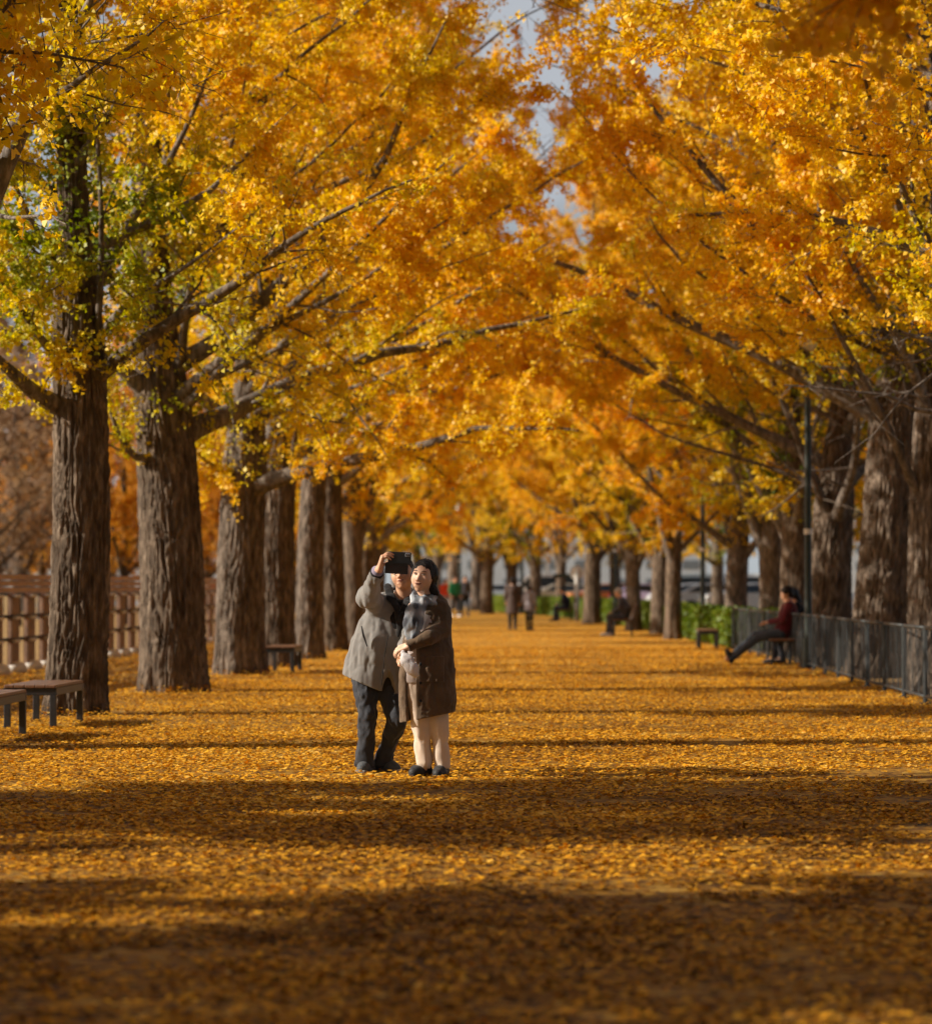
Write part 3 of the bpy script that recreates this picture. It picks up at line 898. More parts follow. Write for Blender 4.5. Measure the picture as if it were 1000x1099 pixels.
for y in yl:
    b = MB()
    b.box((fx(y) - .03, y - 55, .68), (.03, .56, 1.14))
    for za, zb in rows: b.box((fx(y) + .012, y - 55, (za + zb) / 2), (.05, .62, zb - za), bev=.008)
    sl = b.build('slat', M['slat'], ef)
    b = MB()
    for za, zb in rows: b.box((fx(y) + .05, y - 55, zb + .004), (.07, .40, .045), bev=.01)
    b.build('lit_cap', M['lit_cap'], sl)
    b = MB(); b.ellipsoid((fx(y) + .05, y - 55, .06), (.16, .40, .12), nu=10, nv=6); b.build('footing', M['concrete'], ef, smooth=True)
for za in (.52, .88, 1.225):
    b = MB()
    for ya in np.arange(y0, y1, 3.0):
        b.box(((fx(ya) + fx(ya + 3)) / 2 - .055, ya + 1.5 - 55, za), (.045, 3.0, .055), rz=-math.atan2(fx(ya + 3) - fx(ya), 3.0))
    b.build('rail', M['dark_steel'], ef)
for y in np.arange(y0, y1, 1.4) + .7:
    b = MB(); b.box((fx(y) - .09, y - 55, .75), (.07, .14, 1.50)); b.build('post', M['dark_steel'], ef)

# ------------------------------------------------------------------ benches
M['bench_wood'] = plain('bench_wood', (.20, .105, .06), rough=.45, var=.3, scale=4, stretch=(8, .6, 8))
M['bench_steel'] = plain('bench_steel', (.05, .053, .058), rough=.42, metal=.5, var=.15)


def backless(loc, label, W_=.50, L_=1.62, H_=.41, rz=0.):
    e = empty('bench', loc, label, 'bench', 'backless benches beside the path', rz)
    s = MB()
    for k in range(5):
        s.box((-W_ / 2 + W_ / 10 + k * W_ / 5, L_ / 2, H_ - .012), (W_ / 5 - .008, L_ + .02, .028), bev=.005)
    s.build('seat', M['bench_wood'], e)
    f = MB()
    for y in (0.03, L_ - .03): f.box((0, y, H_ - .062), (W_ + .01, .05, .07), bev=.004)
    for x in (-W_ / 2 + .02, W_ / 2 - .02): f.box((x, L_ / 2, H_ - .062), (.045, L_ - .1, .07), bev=.004)
    f.build('frame', M['bench_steel'], e)
    for x in (-W_ / 2 + .03, W_ / 2 - .03):
        for y in (.03, L_ - .03):
            l = MB(); l.box((x, y, (H_ - .097) / 2), (.062, .055, H_ - .097), bev=.006); l.box((x, y, .006), (.09, .08, .012)); l.build('leg', M['bench_steel'], e)
    return e


backless((-5.40, 30.05, .004), 'long backless bench with brown slats in front of the leftmost big trunk')
backless((-5.45, 27.15, .004), 'nearest backless bench, cut by the left edge of the picture')
backless((-4.94, 49.3, .004), 'small grey backless bench between the trunks of the left row', W_=.46, L_=1.3)
backless((2.40, 68.2, .004), 'dark backless bench in front of the end of the hedge', W_=.44, L_=1.3)


def backbench(loc, label, L_=1.7, rz=0.):
    """seat faces -X; long axis along +Y"""
    e = empty('park_bench', loc, label, 'bench', 'benches with backrests at the right edge', rz)
    s = MB()
    for k in range(5): s.box((-.22 + k * .105, L_ / 2, .435), (.09, L_, .03), bev=.005)
    s.build('seat', M['bench_wood'], e)
    b = MB()
    for k in range(4): b.box((.275 + k * .028, L_ / 2, .53 + k * .105), (.025, L_, .085), rx=0, bev=.005)
    b.build('backrest', M['bench_wood'], e)
    for y in (.12, L_ - .12):
        f = MB(); f.tube([(.22, y, .41), (.30, y, .55), (.385, y, .90)], .022, 6); f.build('back_frame', M['bench_steel'], e)
        f = MB(); f.box((.01, y, .405), (.5, .04, .03)); f.build('seat_frame', M['bench_steel'], e)
        for x in (-.2, .23):
            l = MB(); l.tube([(x, y, .40), (x + (.03 if x > 0 else -.03), y, 0)], .02, 6); l.build('leg', M['bench_steel'], e)
    return e


PB = Gp(845, 714)
backbench((PB[0] - .05, PB[1] - .35, .004), 'wooden slatted bench under the person in the burgundy jacket')
PB2 = Gp(668, 683)
backbench((PB2[0], PB2[1] - .3, .004), 'dark bench under the person with pale hair by the hedge')
PB3 = Gp(606, 667)
backbench((PB3[0], PB3[1] - .3, .004), 'far bench under the seated person in navy')

# ------------------------------------------------------------------ lamp posts
M['post_paint'] = plain('black_green_paint', (.012, .022, .020), rough=.4, var=.2)
M['white_band'] = plain('white_band', (.75, .75, .72), rough=.5, var=.05)
M['lamp_glass'] = plain('lamp_glass', (.75, .75, .72), rough=.3, var=.02)


def lamp(px, Y, r_, hb, label, H_=5.2):
    x = XatY(px, Y)
    e = empty('street_lamp', (x, Y, 0), label, 'lamp post', 'dark lamp posts along the right edge')
    p = MB(); p.tube([(0, 0, 0), (0, 0, .5)], r_ * 1.7, 12); p.build('base', M['post_paint'], e)
    p = MB(); p.tube([(0, 0, .45), (0, 0, H_)], [r_, r_ * .8], 12); p.build('pole', M['post_paint'], e)
    p = MB(); p.tube([(0, 0, hb), (0, 0, hb + .09)], r_ * 1.12, 12); p.build('band', M['white_band'], e)
    p = MB(); p.tube([(0, 0, H_), (0, 0, H_ + .1), (0, 0, H_ + .42), (0, 0, H_ + .5)], [.08, .16, .2, .06], 12); p.build('lantern', M['lamp_glass'], e)
    p = MB(); p.tube([(0, 0, H_ + .5), (0, 0, H_ + .58)], [.24, .04], 12); p.build('lamp_cap', M['post_paint'], e)


lamp(867, 52, .062, 2.2, 'black lamp post beside the person in burgundy, white band at head height')
lamp(754, 78, .06, 2.2, 'dark lamp post behind the hedge near the small bench')
lamp(660, 108, .07, 2.5, 'dark lamp post beside a slim trunk, above the person with pale hair')
lamp(560, 151, .08, 2.8, 'thin dark lamp post between the two standing far figures')
lamp(493, 165, .09, 2.6, 'farthest dark lamp post behind the walkers in green and red')

# white round sign on a post
x = XatY(619, 121)
e = empty('round_sign', (x, 121, 0), 'white round sign on a pale post behind the hedge', 'sign')
p = MB(); p.tube([(0, 0, 0), (0, 0, 2.0)], .085, 10); p.build('post', M['white_band'], e)
p = MB(); p.tube([(0, -.03, 1.85), (0, .03, 1.85)], .27, 20); p.build('disc', M['white_band'], e)
p = MB(); p.box((-.55, 0, 1.72), (.7, .04, .16)); p.build('arm_plate', M['post_paint'], e)

# ------------------------------------------------------------------ vehicles far behind the hedge
def paint(name, col): 
    m, nt, b = newmat(name)
    b.inputs['Base Color'].default_value = (*col, 1); b.inputs['Roughness'].default_value = .3; b.inputs['Coat Weight'].default_value = .4
    return m


M['glass'] = paint('dark_glass', (.02, .025, .03)); M['tyre'] = plain('tyre', (.02, .02, .02), rough=.9)
M['rim'] = plain('wheel_rim', (.45, .45, .46), rough=.4, metal=.6); M['tail'] = paint('tail_lamp', (.5, .01, .01))
M['head'] = paint('headlamp', (.8, .8, .78))


def extrude_profile(b, prof, w0, w1f, y=0):
    """profile in (x,z); half width per point w(x,z)"""
    n = len(prof)
    V = []
    for s in (-1, 1):
        for (x, z) in prof: V.append((x, s * w1f(z) * w0, z))
    F = [tuple(range(n - 1, -1, -1)), tuple(range(n, 2 * n))]
    for i in range(n):
        j = (i + 1) % n
        F.append((i, j, n + j, n + i))
    b.add(V, F)


def car(loc, rz, mat, label, kind='car', sc=1.):
    e = empty('parked_' + kind, loc, label, kind, 'vehicles parked beyond the hedge', rz)
    e.scale = (sc, sc, sc)
    if kind == 'car':
        L, H, wy = 4.4, 1.45, .88
        body = [(-2.2, .35), (-2.2, .75), (-2.05, .92), (-1.2, 1.0), (-.1, 1.02), (1.5, 1.0), (2.1, .95), (2.2, .7), (2.2, .35), (1.8, .22), (-1.8, .22)]
        cab = [(-1.3, .98), (-.55, 1.40), (.2, 1.46), (1.0, 1.42), (1.85, 1.0)]
        gl = [(-1.12, 1.02), (-.52, 1.35), (.9, 1.37), (1.55, 1.03)]
    elif kind == 'van':
        L, H, wy = 5., 2.1, .95
        body = [(-2.5, .4), (-2.5, 1.0), (-1.9, 1.2), (2.45, 1.2), (2.5, .4), (2.1, .25), (-2.1, .25)]
        cab = [(-1.95, 1.18), (-1.3, 1.95), (-1., 2.05), (2.3, 2.05), (2.45, 1.18)]
        gl = [(-1.75, 1.25), (-1.2, 1.85), (1.9, 1.85), (1.95, 1.25)]
    else:
        L, H, wy = 10., 3., 1.22
        body = [(-5, .4), (-5, 1.5), (5, 1.5), (5, .4), (4.5, .3), (-4.5, .3)]
        cab = [(-5, 1.49), (-4.85, 2.9), (-4.6, 3.05), (4.8, 3.05), (5, 1.49)]
        gl = [(-4.7, 1.7), (-4.6, 2.6), (4.7, 2.6), (4.75, 1.7)]
    f = lambda z: 1 - .16 * max(0, (z - 1.0) / 1.0) if kind == 'car' else 1 - .03 * z / 3
    b = MB(); extrude_profile(b, body, wy, f); extrude_profile(b, cab, wy * .985, f); b.build('body', mat, e)
    b = MB(); extrude_profile(b, gl, wy * 1.003, f); b.build('side_windows', M['glass'], e)
    x0 = body[0][0]
    b = MB(); cx = (cab[0][0] + cab[1][0]) / 2; cz = (cab[0][1] + cab[1][1]) / 2
    an = math.atan2(cab[1][0] - cab[0][0], cab[1][1] - cab[0][1])
    b2 = [(cab[0][0] + .08 - .02, cab[0][1] + .05), (cab[1][0] - .05 - .02, cab[1][1] - .03)]
    V = [(b2[0][0], -wy * .8, b2[0][1]), (b2[0][0], wy * .8, b2[0][1]), (b2[1][0], wy * .7, b2[1][1]), (b2[1][0], -wy * .7, b2[1][1])]
    V += [(x + .03, y, z - .03) for x, y, z in V]
    b.add(V, [(0, 1, 2, 3), (7, 6, 5, 4), (0, 4, 5, 1), (1, 5, 6, 2), (2, 6, 7, 3), (3, 7, 4, 0)]); b.build('windscreen', M['glass'], e)
    wr = .33 if kind != 'bus' else .48
    xx = [-L * .31, L * .31]
    for x in xx:
        for s in (-1, 1):
            t = MB(); t.tube([(x, s * (wy - .2), wr), (x, s * (wy + .02), wr)], wr, 16); w_ = t.build('wheel', M['tyre'], e)
            t = MB(); t.tube([(x, s * (wy - .1), wr), (x, s * (wy + .03), wr)], wr * .6, 12); t.build('rim', M['rim'], w_)
    for s in (-1, 1):
        t = MB(); t.box((x0 + .0, s * wy * .72, .72), (.06, .3, .14)); t.build('headlight', M['head'], e)
        t = MB(); t.box((-x0 - .0, s * wy * .78, .82), (.06, .24, .16)); t.build('tail_light', M['tail'], e)
    return e


cars = [(588, 190, .1, (.75, .75, .74), 'white van roof seen between the slim trunks', 'van'),
        (658, 192, .05, (.50, .07, .05), 'red car seen above the hedge beside the dark lamp post', 'car'),
        (650, 172, .2, (.75, .25, .04), 'orange car under the red bus', 'car'),
        (699, 168, -.1, (.50, .42, .62), 'lavender car seen between two trunks above the hedge', 'car'),
        (742, 160, .1, (.60, .62, .66), 'silver car seen left of the dark lamp post', 'car'),
        (772, 150, 0., (.60, .66, .70), 'pale blue car seen right of the dark lamp post', 'car'),
        (806, 142, .15, (.76, .77, .74), 'white car above the end of the railing', 'car'),
        (760, 195, .1, (.70, .76, .72), 'pale green van in the back row of vehicles', 'van'),
        (812, 190, .0, (.74, .74, .72), 'white van standing behind the white car', 'van'),
        (880, 150, .1, (.35, .38, .42), 'grey car seen right of the black lamp post', 'car'),
        (965, 120, .1, (.70, .72, .74), 'white car seen between the two nearest trunks of the right row', 'car'),
        (612, 185, .1, (.42, .38, .30), 'beige car seen behind the white round sign', 'car'),
        (535, 215, .1, (.62, .68, .72), 'pale blue car behind the forked trunk', 'car'),
        (475, 232, .1, (.68, .7, .74), 'white car at the far end of the avenue', 'car')]
for i, (px, Y, rz, col, lb, kd) in enumerate(cars):
    car((XatY(px, Y), Y, .008), rz + (math.pi if i % 2 else 0), paint('car_paint', col), lb, kd)

# pale poles of the car park
for px, Y, lb in [(775, 165, 'thin white pole left of the pale trunk'), (769, 172, 'second thin white pole beside the dark lamp post'), (588, 200, 'thin white pole between the slim trunks')]:
    e = empty('white_pole', (XatY(px, Y), Y, 0), lb, 'pole', 'white poles beyond the hedge')
    p = MB(); p.tube([(0, 0, 0), (0, 0, 6.5)], [.13, .09], 8); p.build('shaft', M['white_band'], e)
    p = MB(); p.tube([(0, 0, 6.5), (.0, 0, 6.7), (-.9, 0, 6.75)], [.07, .06, .05], 6); p.build('arm', M['white_band'], e)
    p = MB(); p.box((-1.1, 0, 6.74), (.5, .2, .1), bev=.02); p.build('lamp_head', M['white_band'], e)

# distant buildings
M['bld1'] = plain('grey_render', (.48, .54, .60), rough=.9, var=.08, scale=.3)  # far wall colours lightened to stand in for distance haze
M['bld2'] = plain('pale_render', (.58, .63, .67), rough=.9, var=.08, scale=.3)
M['win'] = paint('window_glass', (.16, .19, .22))
for k, (x, y, w, d, h, mt, lb) in enumerate([(-5, 520, 46, 16, 15, 'bld1', 'grey apartment block far behind the slim trunks'), (52, 560, 40, 16, 18, 'bld2', 'pale apartment block far behind the hedge'),
                                              (98, 600, 34, 16, 15, 'bld1', 'long grey block far behind the railing end'), (-62, 600, 40, 16, 18, 'bld2', 'pale block behind the far end of the avenue'),
                                              (-165, 430, 60, 16, 12, 'bld2', 'low white building beyond the brown fence at far left'), (-78, 430, 34, 14, 11, 'bld2', 'low white building seen between the left trunks')]):
    e = empty('apartment_block' if h > 13 else 'low_building', (x, y, 0), lb, 'building')
    b = MB(); b.box((0, 0, h / 2), (w, d, h)); b.build('wall', M[mt], e)
    b = MB(); b.box((0, 0, h + .4), (w + .8, d + .8, .8)); rf = b.build('roof', M['bld1'], e)
    b = MB(); b.box((w * .2, 0, h + 2.2), (5, 5, 2.8)); b.build('stair_tower', M[mt], rf)
    h0 = h; ns = max(2, int(h / 3))
    nw = int(w / 5.5)
    b = MB(); b.box((0, 0, 0), (2.8, .1, 1.4)); w0 = b.build('window', M['win'], e); first = True
    for s in range(ns):
        for q in range(nw):
            o = w0 if first else w0.copy()
            if not first: C.objects.link(o)
            first = False
            o.location = (-w / 2 + (q + .5) * w / nw, -d / 2 - .03, 1.7 + s * h / ns)

# ------------------------------------------------------------------ light
EL = R(27.)
AZ = R(9.)      # sun almost exactly from the left, a touch from the camera's side
sd = Vector((-math.cos(EL) * math.cos(AZ), -math.cos(EL) * math.sin(AZ), math.sin(EL)))
sun_d = bpy.data.lights.new('sun', 'SUN')
sun_d.energy = 5.0
sun_d.angle = R(.53)
sun_d.color = (1.0, .90, .76)
sun = bpy.data.objects.new('sun', sun_d); C.objects.link(sun)
sun.rotation_euler = (-sd).to_track_quat('-Z', 'Y').to_euler()
w = bpy.data.worlds.new('World'); scene.world = w; w.use_nodes = True
nt = w.node_tree
sk = nt.nodes.new('ShaderNodeTexSky'); sk.sky_type = 'NISHITA'; sk.sun_disc = False
sk.sun_elevation = EL
sk.sun_rotation = math.atan2(sd.x, sd.y) % (2 * math.pi)
sk.dust_density = 2.5; sk.air_density = 1.
bg = nt.nodes['Background']; bg.inputs[1].default_value = .058
# thin bright cloud low over the far end of the avenue
tc = nt.nodes.new('ShaderNodeTexCoord'); mp = nt.nodes.new('ShaderNodeMapping'); mp.inputs['Scale'].default_value = (3, 3, 9)
nz = nt.nodes.new('ShaderNodeTexNoise'); nz.inputs['Scale'].default_value = 2.2; nz.inputs['Detail'].default_value = 7
nt.links.new(tc.outputs['Generated'], mp.inputs[0]); nt.links.new(mp.outputs[0], nz.inputs['Vector'])
r1 = ramp(nt, nz.outputs['Fac'], [(.30, (.35, .35, .35)), (.55, (1, 1, 1))])
sp = nt.nodes.new('ShaderNodeSeparateXYZ'); nt.links.new(tc.outputs['Generated'], sp.inputs[0])
my_ = nt.nodes.new('ShaderNodeMapRange'); my_.inputs[1].default_value = .35; my_.inputs[2].default_value = .8; nt.links.new(sp.outputs['Y'], my_.inputs[0])
mu_ = nt.nodes.new('ShaderNodeMath'); mu_.operation = 'MULTIPLY'; nt.links.new(r1.outputs[0], mu_.inputs[0]); nt.links.new(my_.outputs[0], mu_.inputs[1])
mxw = nt.nodes.new('ShaderNodeMix'); mxw.data_type = 'RGBA'; nt.links.new(mu_.outputs[0], mxw.inputs[0])
nt.links.new(sk.outputs[0], mxw.inputs[6]); mxw.inputs[7].default_value = (6.2, 6.6, 7.2, 1)
nt.links.new(mxw.outputs[2], bg.inputs[0])
scene.view_settings.view_transform = 'Standard'
scene.view_settings.look = 'None'
scene.view_settings.exposure = 0.38
scene.view_settings.gamma = 1
cy = scene.cycles
cy.max_bounces = 7; cy.diffuse_bounces = 4; cy.glossy_bounces = 2; cy.transmission_bounces = 4; cy.transparent_max_bounces = 4
cy.use_denoising = True
cy.use_adaptive_sampling = True; cy.adaptive_threshold = .015
cy.sample_clamp_indirect = 6
# ------------------------------------------------------------------ people: smooth distance-field modelling
class Field:
    def __init__(s, lo, hi, h):
        s.h = h
        s.lo = np.array(lo, float)
        s.n = np.ceil((np.array(hi, float) - s.lo) / h).astype(int) + 1
        s.f = np.full(tuple(s.n), .2, np.float32)

    def reg(s, lo, hi):
        a = np.clip(np.floor((np.array(lo) - s.lo) / s.h).astype(int), 0, s.n - 1)
        b = np.clip(np.ceil((np.array(hi) - s.lo) / s.h).astype(int) + 1, 1, s.n)
        if np.any(b <= a): return None
        sl = tuple(slice(i, j) for i, j in zip(a, b))
        g = [s.lo[i] + s.h * np.arange(a[i], b[i], dtype=np.float32) for i in range(3)]
        X, Y, Z = np.meshgrid(*g, indexing='ij', sparse=True)
        return sl, X, Y, Z

    def put(s, sl, d, k, op):
        f = s.f[sl]
        if op == 'add':
            if k > 0:
                hh = np.maximum(k - np.abs(f - d), 0) / k
                s.f[sl] = np.minimum(f, d) - hh * hh * k * .25
            else: s.f[sl] = np.minimum(f, d)
        elif op == 'sub':
            if k > 0:
                hh = np.maximum(k - np.abs(-d - f), 0) / k
                s.f[sl] = np.maximum(f, -d) + hh * hh * k * .25
            else: s.f[sl] = np.maximum(f, -d)

    def ell(s, c, r, Rm=None, k=.02, op='add'):
        c = np.array(c, float); r = np.array(r, float); m = max(r) + k + .03
        q = s.reg(c - m, c + m)
        if q is None: return
        sl, X, Y, Z = q
        X = X - c[0]; Y = Y - c[1]; Z = Z - c[2]
        if Rm is None: a, b, cc = X, Y, Z
        else:
            a = X * Rm[0][0] + Y * Rm[0][1] + Z * Rm[0][2]; b = X * Rm[1][0] + Y * Rm[1][1] + Z * Rm[1][2]; cc = X * Rm[2][0] + Y * Rm[2][1] + Z * Rm[2][2]
        k0 = np.sqrt((a / r[0]) ** 2 + (b / r[1]) ** 2 + (cc / r[2]) ** 2)
        k1 = np.sqrt((a / r[0] ** 2) ** 2 + (b / r[1] ** 2) ** 2 + (cc / r[2] ** 2) ** 2) + 1e-6
        d = k0 * (k0 - 1) / k1
        s.put(sl, d, k, op)

    def cone(s, A, B, ra, rb, k=.02, op='add', flat=1., side=(1, 0, 0), fold=None):
        """tapered limb; flat = thickness along the axis square to `side` (1 = round)"""
        A = np.array(A, float); B = np.array(B, float); m = max(ra, rb) * max(1, flat) + k + .03
        q = s.reg(np.minimum(A, B) - m, np.maximum(A, B) + m)
        if q is None: return
        sl, X, Y, Z = q
        ab = B - A; L2 = ab @ ab + 1e-9
        X = X - A[0]; Y = Y - A[1]; Z = Z - A[2]
        t = np.clip((X * ab[0] + Y * ab[1] + Z * ab[2]) / L2, 0, 1)
        r = ra + (rb - ra) * t
        px, py, pz = X - t * ab[0], Y - t * ab[1], Z - t * ab[2]
        if flat != 1.:
            ax = ab / math.sqrt(L2); sd_ = np.array(side, float); sd_ = sd_ - ax * (sd_ @ ax); sd_ /= np.linalg.norm(sd_) + 1e-9
            nn = np.cross(ax, sd_)
            u = px * sd_[0] + py * sd_[1] + pz * sd_[2]; v = px * nn[0] + py * nn[1] + pz * nn[2]; w_ = px * ax[0] + py * ax[1] + pz * ax[2]
            l = np.sqrt(u * u + (v / flat) ** 2 + w_ * w_) + 1e-6
            sc = np.sqrt(u * u + v * v + w_ * w_) / l
            d = (l - r) * np.clip(sc, min(1, flat), max(1, flat))
        else:
            d = np.sqrt(px * px + py * py + pz * pz) - r
        if fold is not None: d = d + fold(X + A[0], Y + A[1], Z + A[2])
        s.put(sl, d, k, op)

    def chain(s, pts, rad, k=.02, **kw):
        for i in range(len(pts) - 1): s.cone(pts[i], pts[i + 1], rad[i], rad[i + 1], k=k, **kw)

    def grid(s):
        g = [s.lo[i] + s.h * np.arange(s.n[i], dtype=np.float32) for i in range(3)]
        return np.meshgrid(*g, indexing='ij', sparse=True)

    def cut(s, p, nrm, k=0.):
        """remove what lies on the side the normal points to"""
        X, Y, Z = s.grid(); nrm = unit(nrm)
        d = (X - p[0]) * nrm[0] + (Y - p[1]) * nrm[1] + (Z - p[2]) * nrm[2]
        s.f = np.maximum(s.f, d.astype(np.float32))

    def wrinkle(s, amp, sc, seed=0):
        """cloth folds: only evaluated near the surface"""
        idx = np.argwhere(np.abs(s.f) < .05)
        if len(idx) == 0: return
        P = s.lo + idx * s.h
        a = noise(P[:, 0] * sc[0], P[:, 1] * sc[1], P[:, 2] * sc[2], seed) - .5
        b = noise(P[:, 0] * sc[0] * 2.3, P[:, 1] * sc[1] * 2.3, P[:, 2] * sc[2] * 2.3, seed + 1) - .5
        rd = 1 - np.abs(a) * 4
        s.f[tuple(idx.T)] += (amp * (.8 * rd * .5 + .7 * b)).astype(np.float32)

    def mesh(s, name, origin, smooth=2):
        f = s.f
        f = f.copy(); f[0] = f[-1] = .1; f[:, 0] = f[:, -1] = .1; f[:, :, 0] = f[:, :, -1] = .1
        sg = f < 0
        nx, ny, nz = f.shape
        cnt = np.zeros((nx - 1, ny - 1, nz - 1), np.int8)
        for a in (0, 1):
            for b in (0, 1):
                for c in (0, 1):
                    cnt += sg[a:nx - 1 + a, b:ny - 1 + b, c:nz - 1 + c]
        act = (cnt > 0) & (cnt < 8)
        ii = np.argwhere(act); ids = np.full(act.shape, -1, np.int64); ids[act] = np.arange(len(ii))
        acc = np.zeros((len(ii), 3)); num = np.zeros(len(ii))
        cor = [(a, b, c) for a in (0, 1) for b in (0, 1) for c in (0, 1)]
        for p in cor:
            for ax in range(3):
                if p[ax]: continue
                q = list(p); q[ax] = 1
                f0 = f[ii[:, 0] + p[0], ii[:, 1] + p[1], ii[:, 2] + p[2]]; f1 = f[ii[:, 0] + q[0], ii[:, 1] + q[1], ii[:, 2] + q[2]]
                m = (f0 < 0) != (f1 < 0)
                t = np.where(m, f0 / np.where(m, f0 - f1, 1), 0)
                pos = np.tile(np.array(p, float), (len(ii), 1)); pos[:, ax] += t
                acc[m] += pos[m]; num[m] += 1
        V = s.lo + (ii + acc / num[:, None]) * s.h
        Q = []
        for ax in range(3):
            s0 = [slice(None)] * 3; s1 = [slice(None)] * 3; s0[ax] = slice(0, -1); s1[ax] = slice(1, None)
            ch = sg[tuple(s0)] != sg[tuple(s1)]
            e = np.argwhere(ch)
            o1, o2 = [a for a in range(3) if a != ax]
            e = e[(e[:, o1] > 0) & (e[:, o2] > 0)]
            def cid(d1, d2):
                g = e.copy(); g[:, o1] -= d1; g[:, o2] -= d2
                return ids[g[:, 0], g[:, 1], g[:, 2]]
            q = np.stack([cid(0, 0), cid(1, 0), cid(1, 1), cid(0, 1)], 1)
            ins = sg[e[:, 0], e[:, 1], e[:, 2]]
            flip = ins if ax != 1 else ~ins
            q[~flip] = q[~flip][:, ::-1]
            Q.append(q[(q >= 0).all(1)])
        Q = np.concatenate(Q)
        # light relaxation
        for _ in range(smooth):
            S_ = np.zeros_like(V); n_ = np.zeros(len(V))
            for a, b in ((0, 1), (1, 2), (2, 3), (3, 0)):
                np.add.at(S_, Q[:, a], V[Q[:, b]]); np.add.at(S_, Q[:, b], V[Q[:, a]])
                np.add.at(n_, Q[:, a], 1); np.add.at(n_, Q[:, b], 1)
            V = V * .5 + .5 * S_ / np.maximum(n_, 1)[:, None]
        return mesh_np(name, V - np.array(origin), Q)


def cloth(name, col, weave=220, bump=.0025, var=.18, rough=.9, sheen=.2):
    m, nt, b = newmat(name)
    v = coords(nt)
    n = nd(nt, 'ShaderNodeTexNoise'); n.inputs['Scale'].default_value = 9; n.inputs['Detail'].default_value = 6
    nt.links.new(v, n.inputs['Vector'])
    r = ramp(nt, n.outputs['Fac'], [(.3, [c * (1 - var) for c in col]), (.7, [min(1, c * (1 + var)) for c in col])])
    nt.links.new(r.outputs[0], b.inputs['Base Color'])
    b.inputs['Roughness'].default_value = rough; b.inputs['Specular IOR Level'].default_value = .25
    b.inputs['Sheen Weight'].default_value = sheen
    n2 = nd(nt, 'ShaderNodeTexNoise'); n2.inputs['Scale'].default_value = weave; n2.inputs['Detail'].default_value = 2
    nt.links.new(v, n2.inputs['Vector'])
    bp = nd(nt, 'ShaderNodeBump'); bp.inputs['Distance'].default_value = bump; bp.inputs['Strength'].default_value = 1
    nt.links.new(n2.outputs['Fac'], bp.inputs['Height']); nt.links.new(bp.outputs[0], b.inputs['Normal'])
    return m


def skinmat(name, col):
    m, nt, b = newmat(name)
    v = coords(nt)
    n = nd(nt, 'ShaderNodeTexNoise'); n.inputs['Scale'].default_value = 14; n.inputs['Detail'].default_value = 4
    nt.links.new(v, n.inputs['Vector'])
    r = ramp(nt, n.outputs['Fac'], [(.3, (col[0] * .9, col[1] * .82, col[2] * .8)), (.7, (col[0] * 1.08, col[1] * 1.08, col[2] * 1.08))])
    nt.links.new(r.outputs[0], b.inputs['Base Color'])
    b.inputs['Roughness'].default_value = .5; b.inputs['Subsurface Weight'].default_value = .12
    b.inputs['Subsurface Radius'].default_value = (.01, .004, .002)
    return m


M['skin'] = skinmat('skin', (.62, .36, .23))
M['skin_w'] = skinmat('fair_skin', (.74, .49, .36))
M['hair'] = cloth('black_hair', (.016, .012, .011), weave=300, bump=.003, rough=.45, sheen=0)
M['hair_grey'] = cloth('greying_hair', (.05, .045, .042), weave=300, bump=.003, rough=.5, sheen=0)
M['lip'] = cloth('lips', (.45, .19, .145), rough=.45, var=.05, sheen=0)
M['eye'] = cloth('dark_eye', (.015, .012, .01), rough=.25, var=.1, sheen=0)
M['brow'] = cloth('eyebrow', (.09, .055, .04), rough=.8, var=.1, sheen=0)
M['sclera'] = cloth('eye_white', (.55, .50, .46), rough=.3, var=.05, sheen=0)


def hand(F, Wp, d, n, thumb, curl=(.9, .9, .7), size=1., spread=.0, k=.002, thumbdir=None):
    """palm from wrist Wp along d, palm faces n; thumb: +1/-1 side along s = d x n"""
    d = unit(d); n = unit(np.array(n) - d * np.dot(n, d)); s_ = np.cross(d, n)
    Wp = np.array(Wp, float)
    for o in (-.028, -.010, .010, .028):
        F.cone(Wp + s_ * o * .7 * size, Wp + d * .086 * size + s_ * o * size * 1.15, .017 * size, .0125 * size, k=.012)
    Ls = [(.036, .024, .018), (.042, .028, .02), (.039, .026, .019), (.030, .020, .017)]
    for i in range(4):
        o = (-.033 + .0222 * i) * -thumb
        p = Wp + d * (.086 - .004 * abs(i - 1)) * size + s_ * o * size
        a = 0.
        for j in range(3):
            a += curl[j] * (1 + .08 * (i - 1.5))
            dr = unit(d * math.cos(a) + n * math.sin(a) + s_ * spread * (i - 1.5) * -thumb)
            q = p + dr * Ls[i][j] * size
            F.cone(p, q, (.0095 - .0008 * j) * size, (.0088 - .0009 * j) * size, k=k)
            p = q
    tb = Wp + d * .025 * size + s_ * .028 * thumb * size + n * .008
    td = unit(d * .62 + s_ * .62 * thumb + n * .45) if thumbdir is None else unit(thumbdir)
    q = tb + td * .042 * size; F.cone(tb, q, .015 * size, .0115 * size, k=.01)
    td2 = unit(td + d * .35 + n * .25); q2 = q + td2 * .034 * size; F.cone(q, q2, .0115 * size, .009 * size, k=k)


def headframe(c, yaw, pitch, roll):
    """rows: right, forward, up of the head. yaw 0 looks at the camera (-Y)"""
    f = np.array([math.sin(yaw) * math.cos(pitch), -math.cos(yaw) * math.cos(pitch), math.sin(pitch)])
    r_ = unit(np.cross(f, [0, 0, 1.]))
    u = np.cross(r_, f)
    cr, sr = math.cos(roll), math.sin(roll)
    r2 = r_ * cr + u * sr; u2 = u * cr - r_ * sr
    return np.array(c, float), np.array([r2, f, u2])


def hp_(fr, p, s=1.): return fr[0] + (np.array(p) * s) @ fr[1]


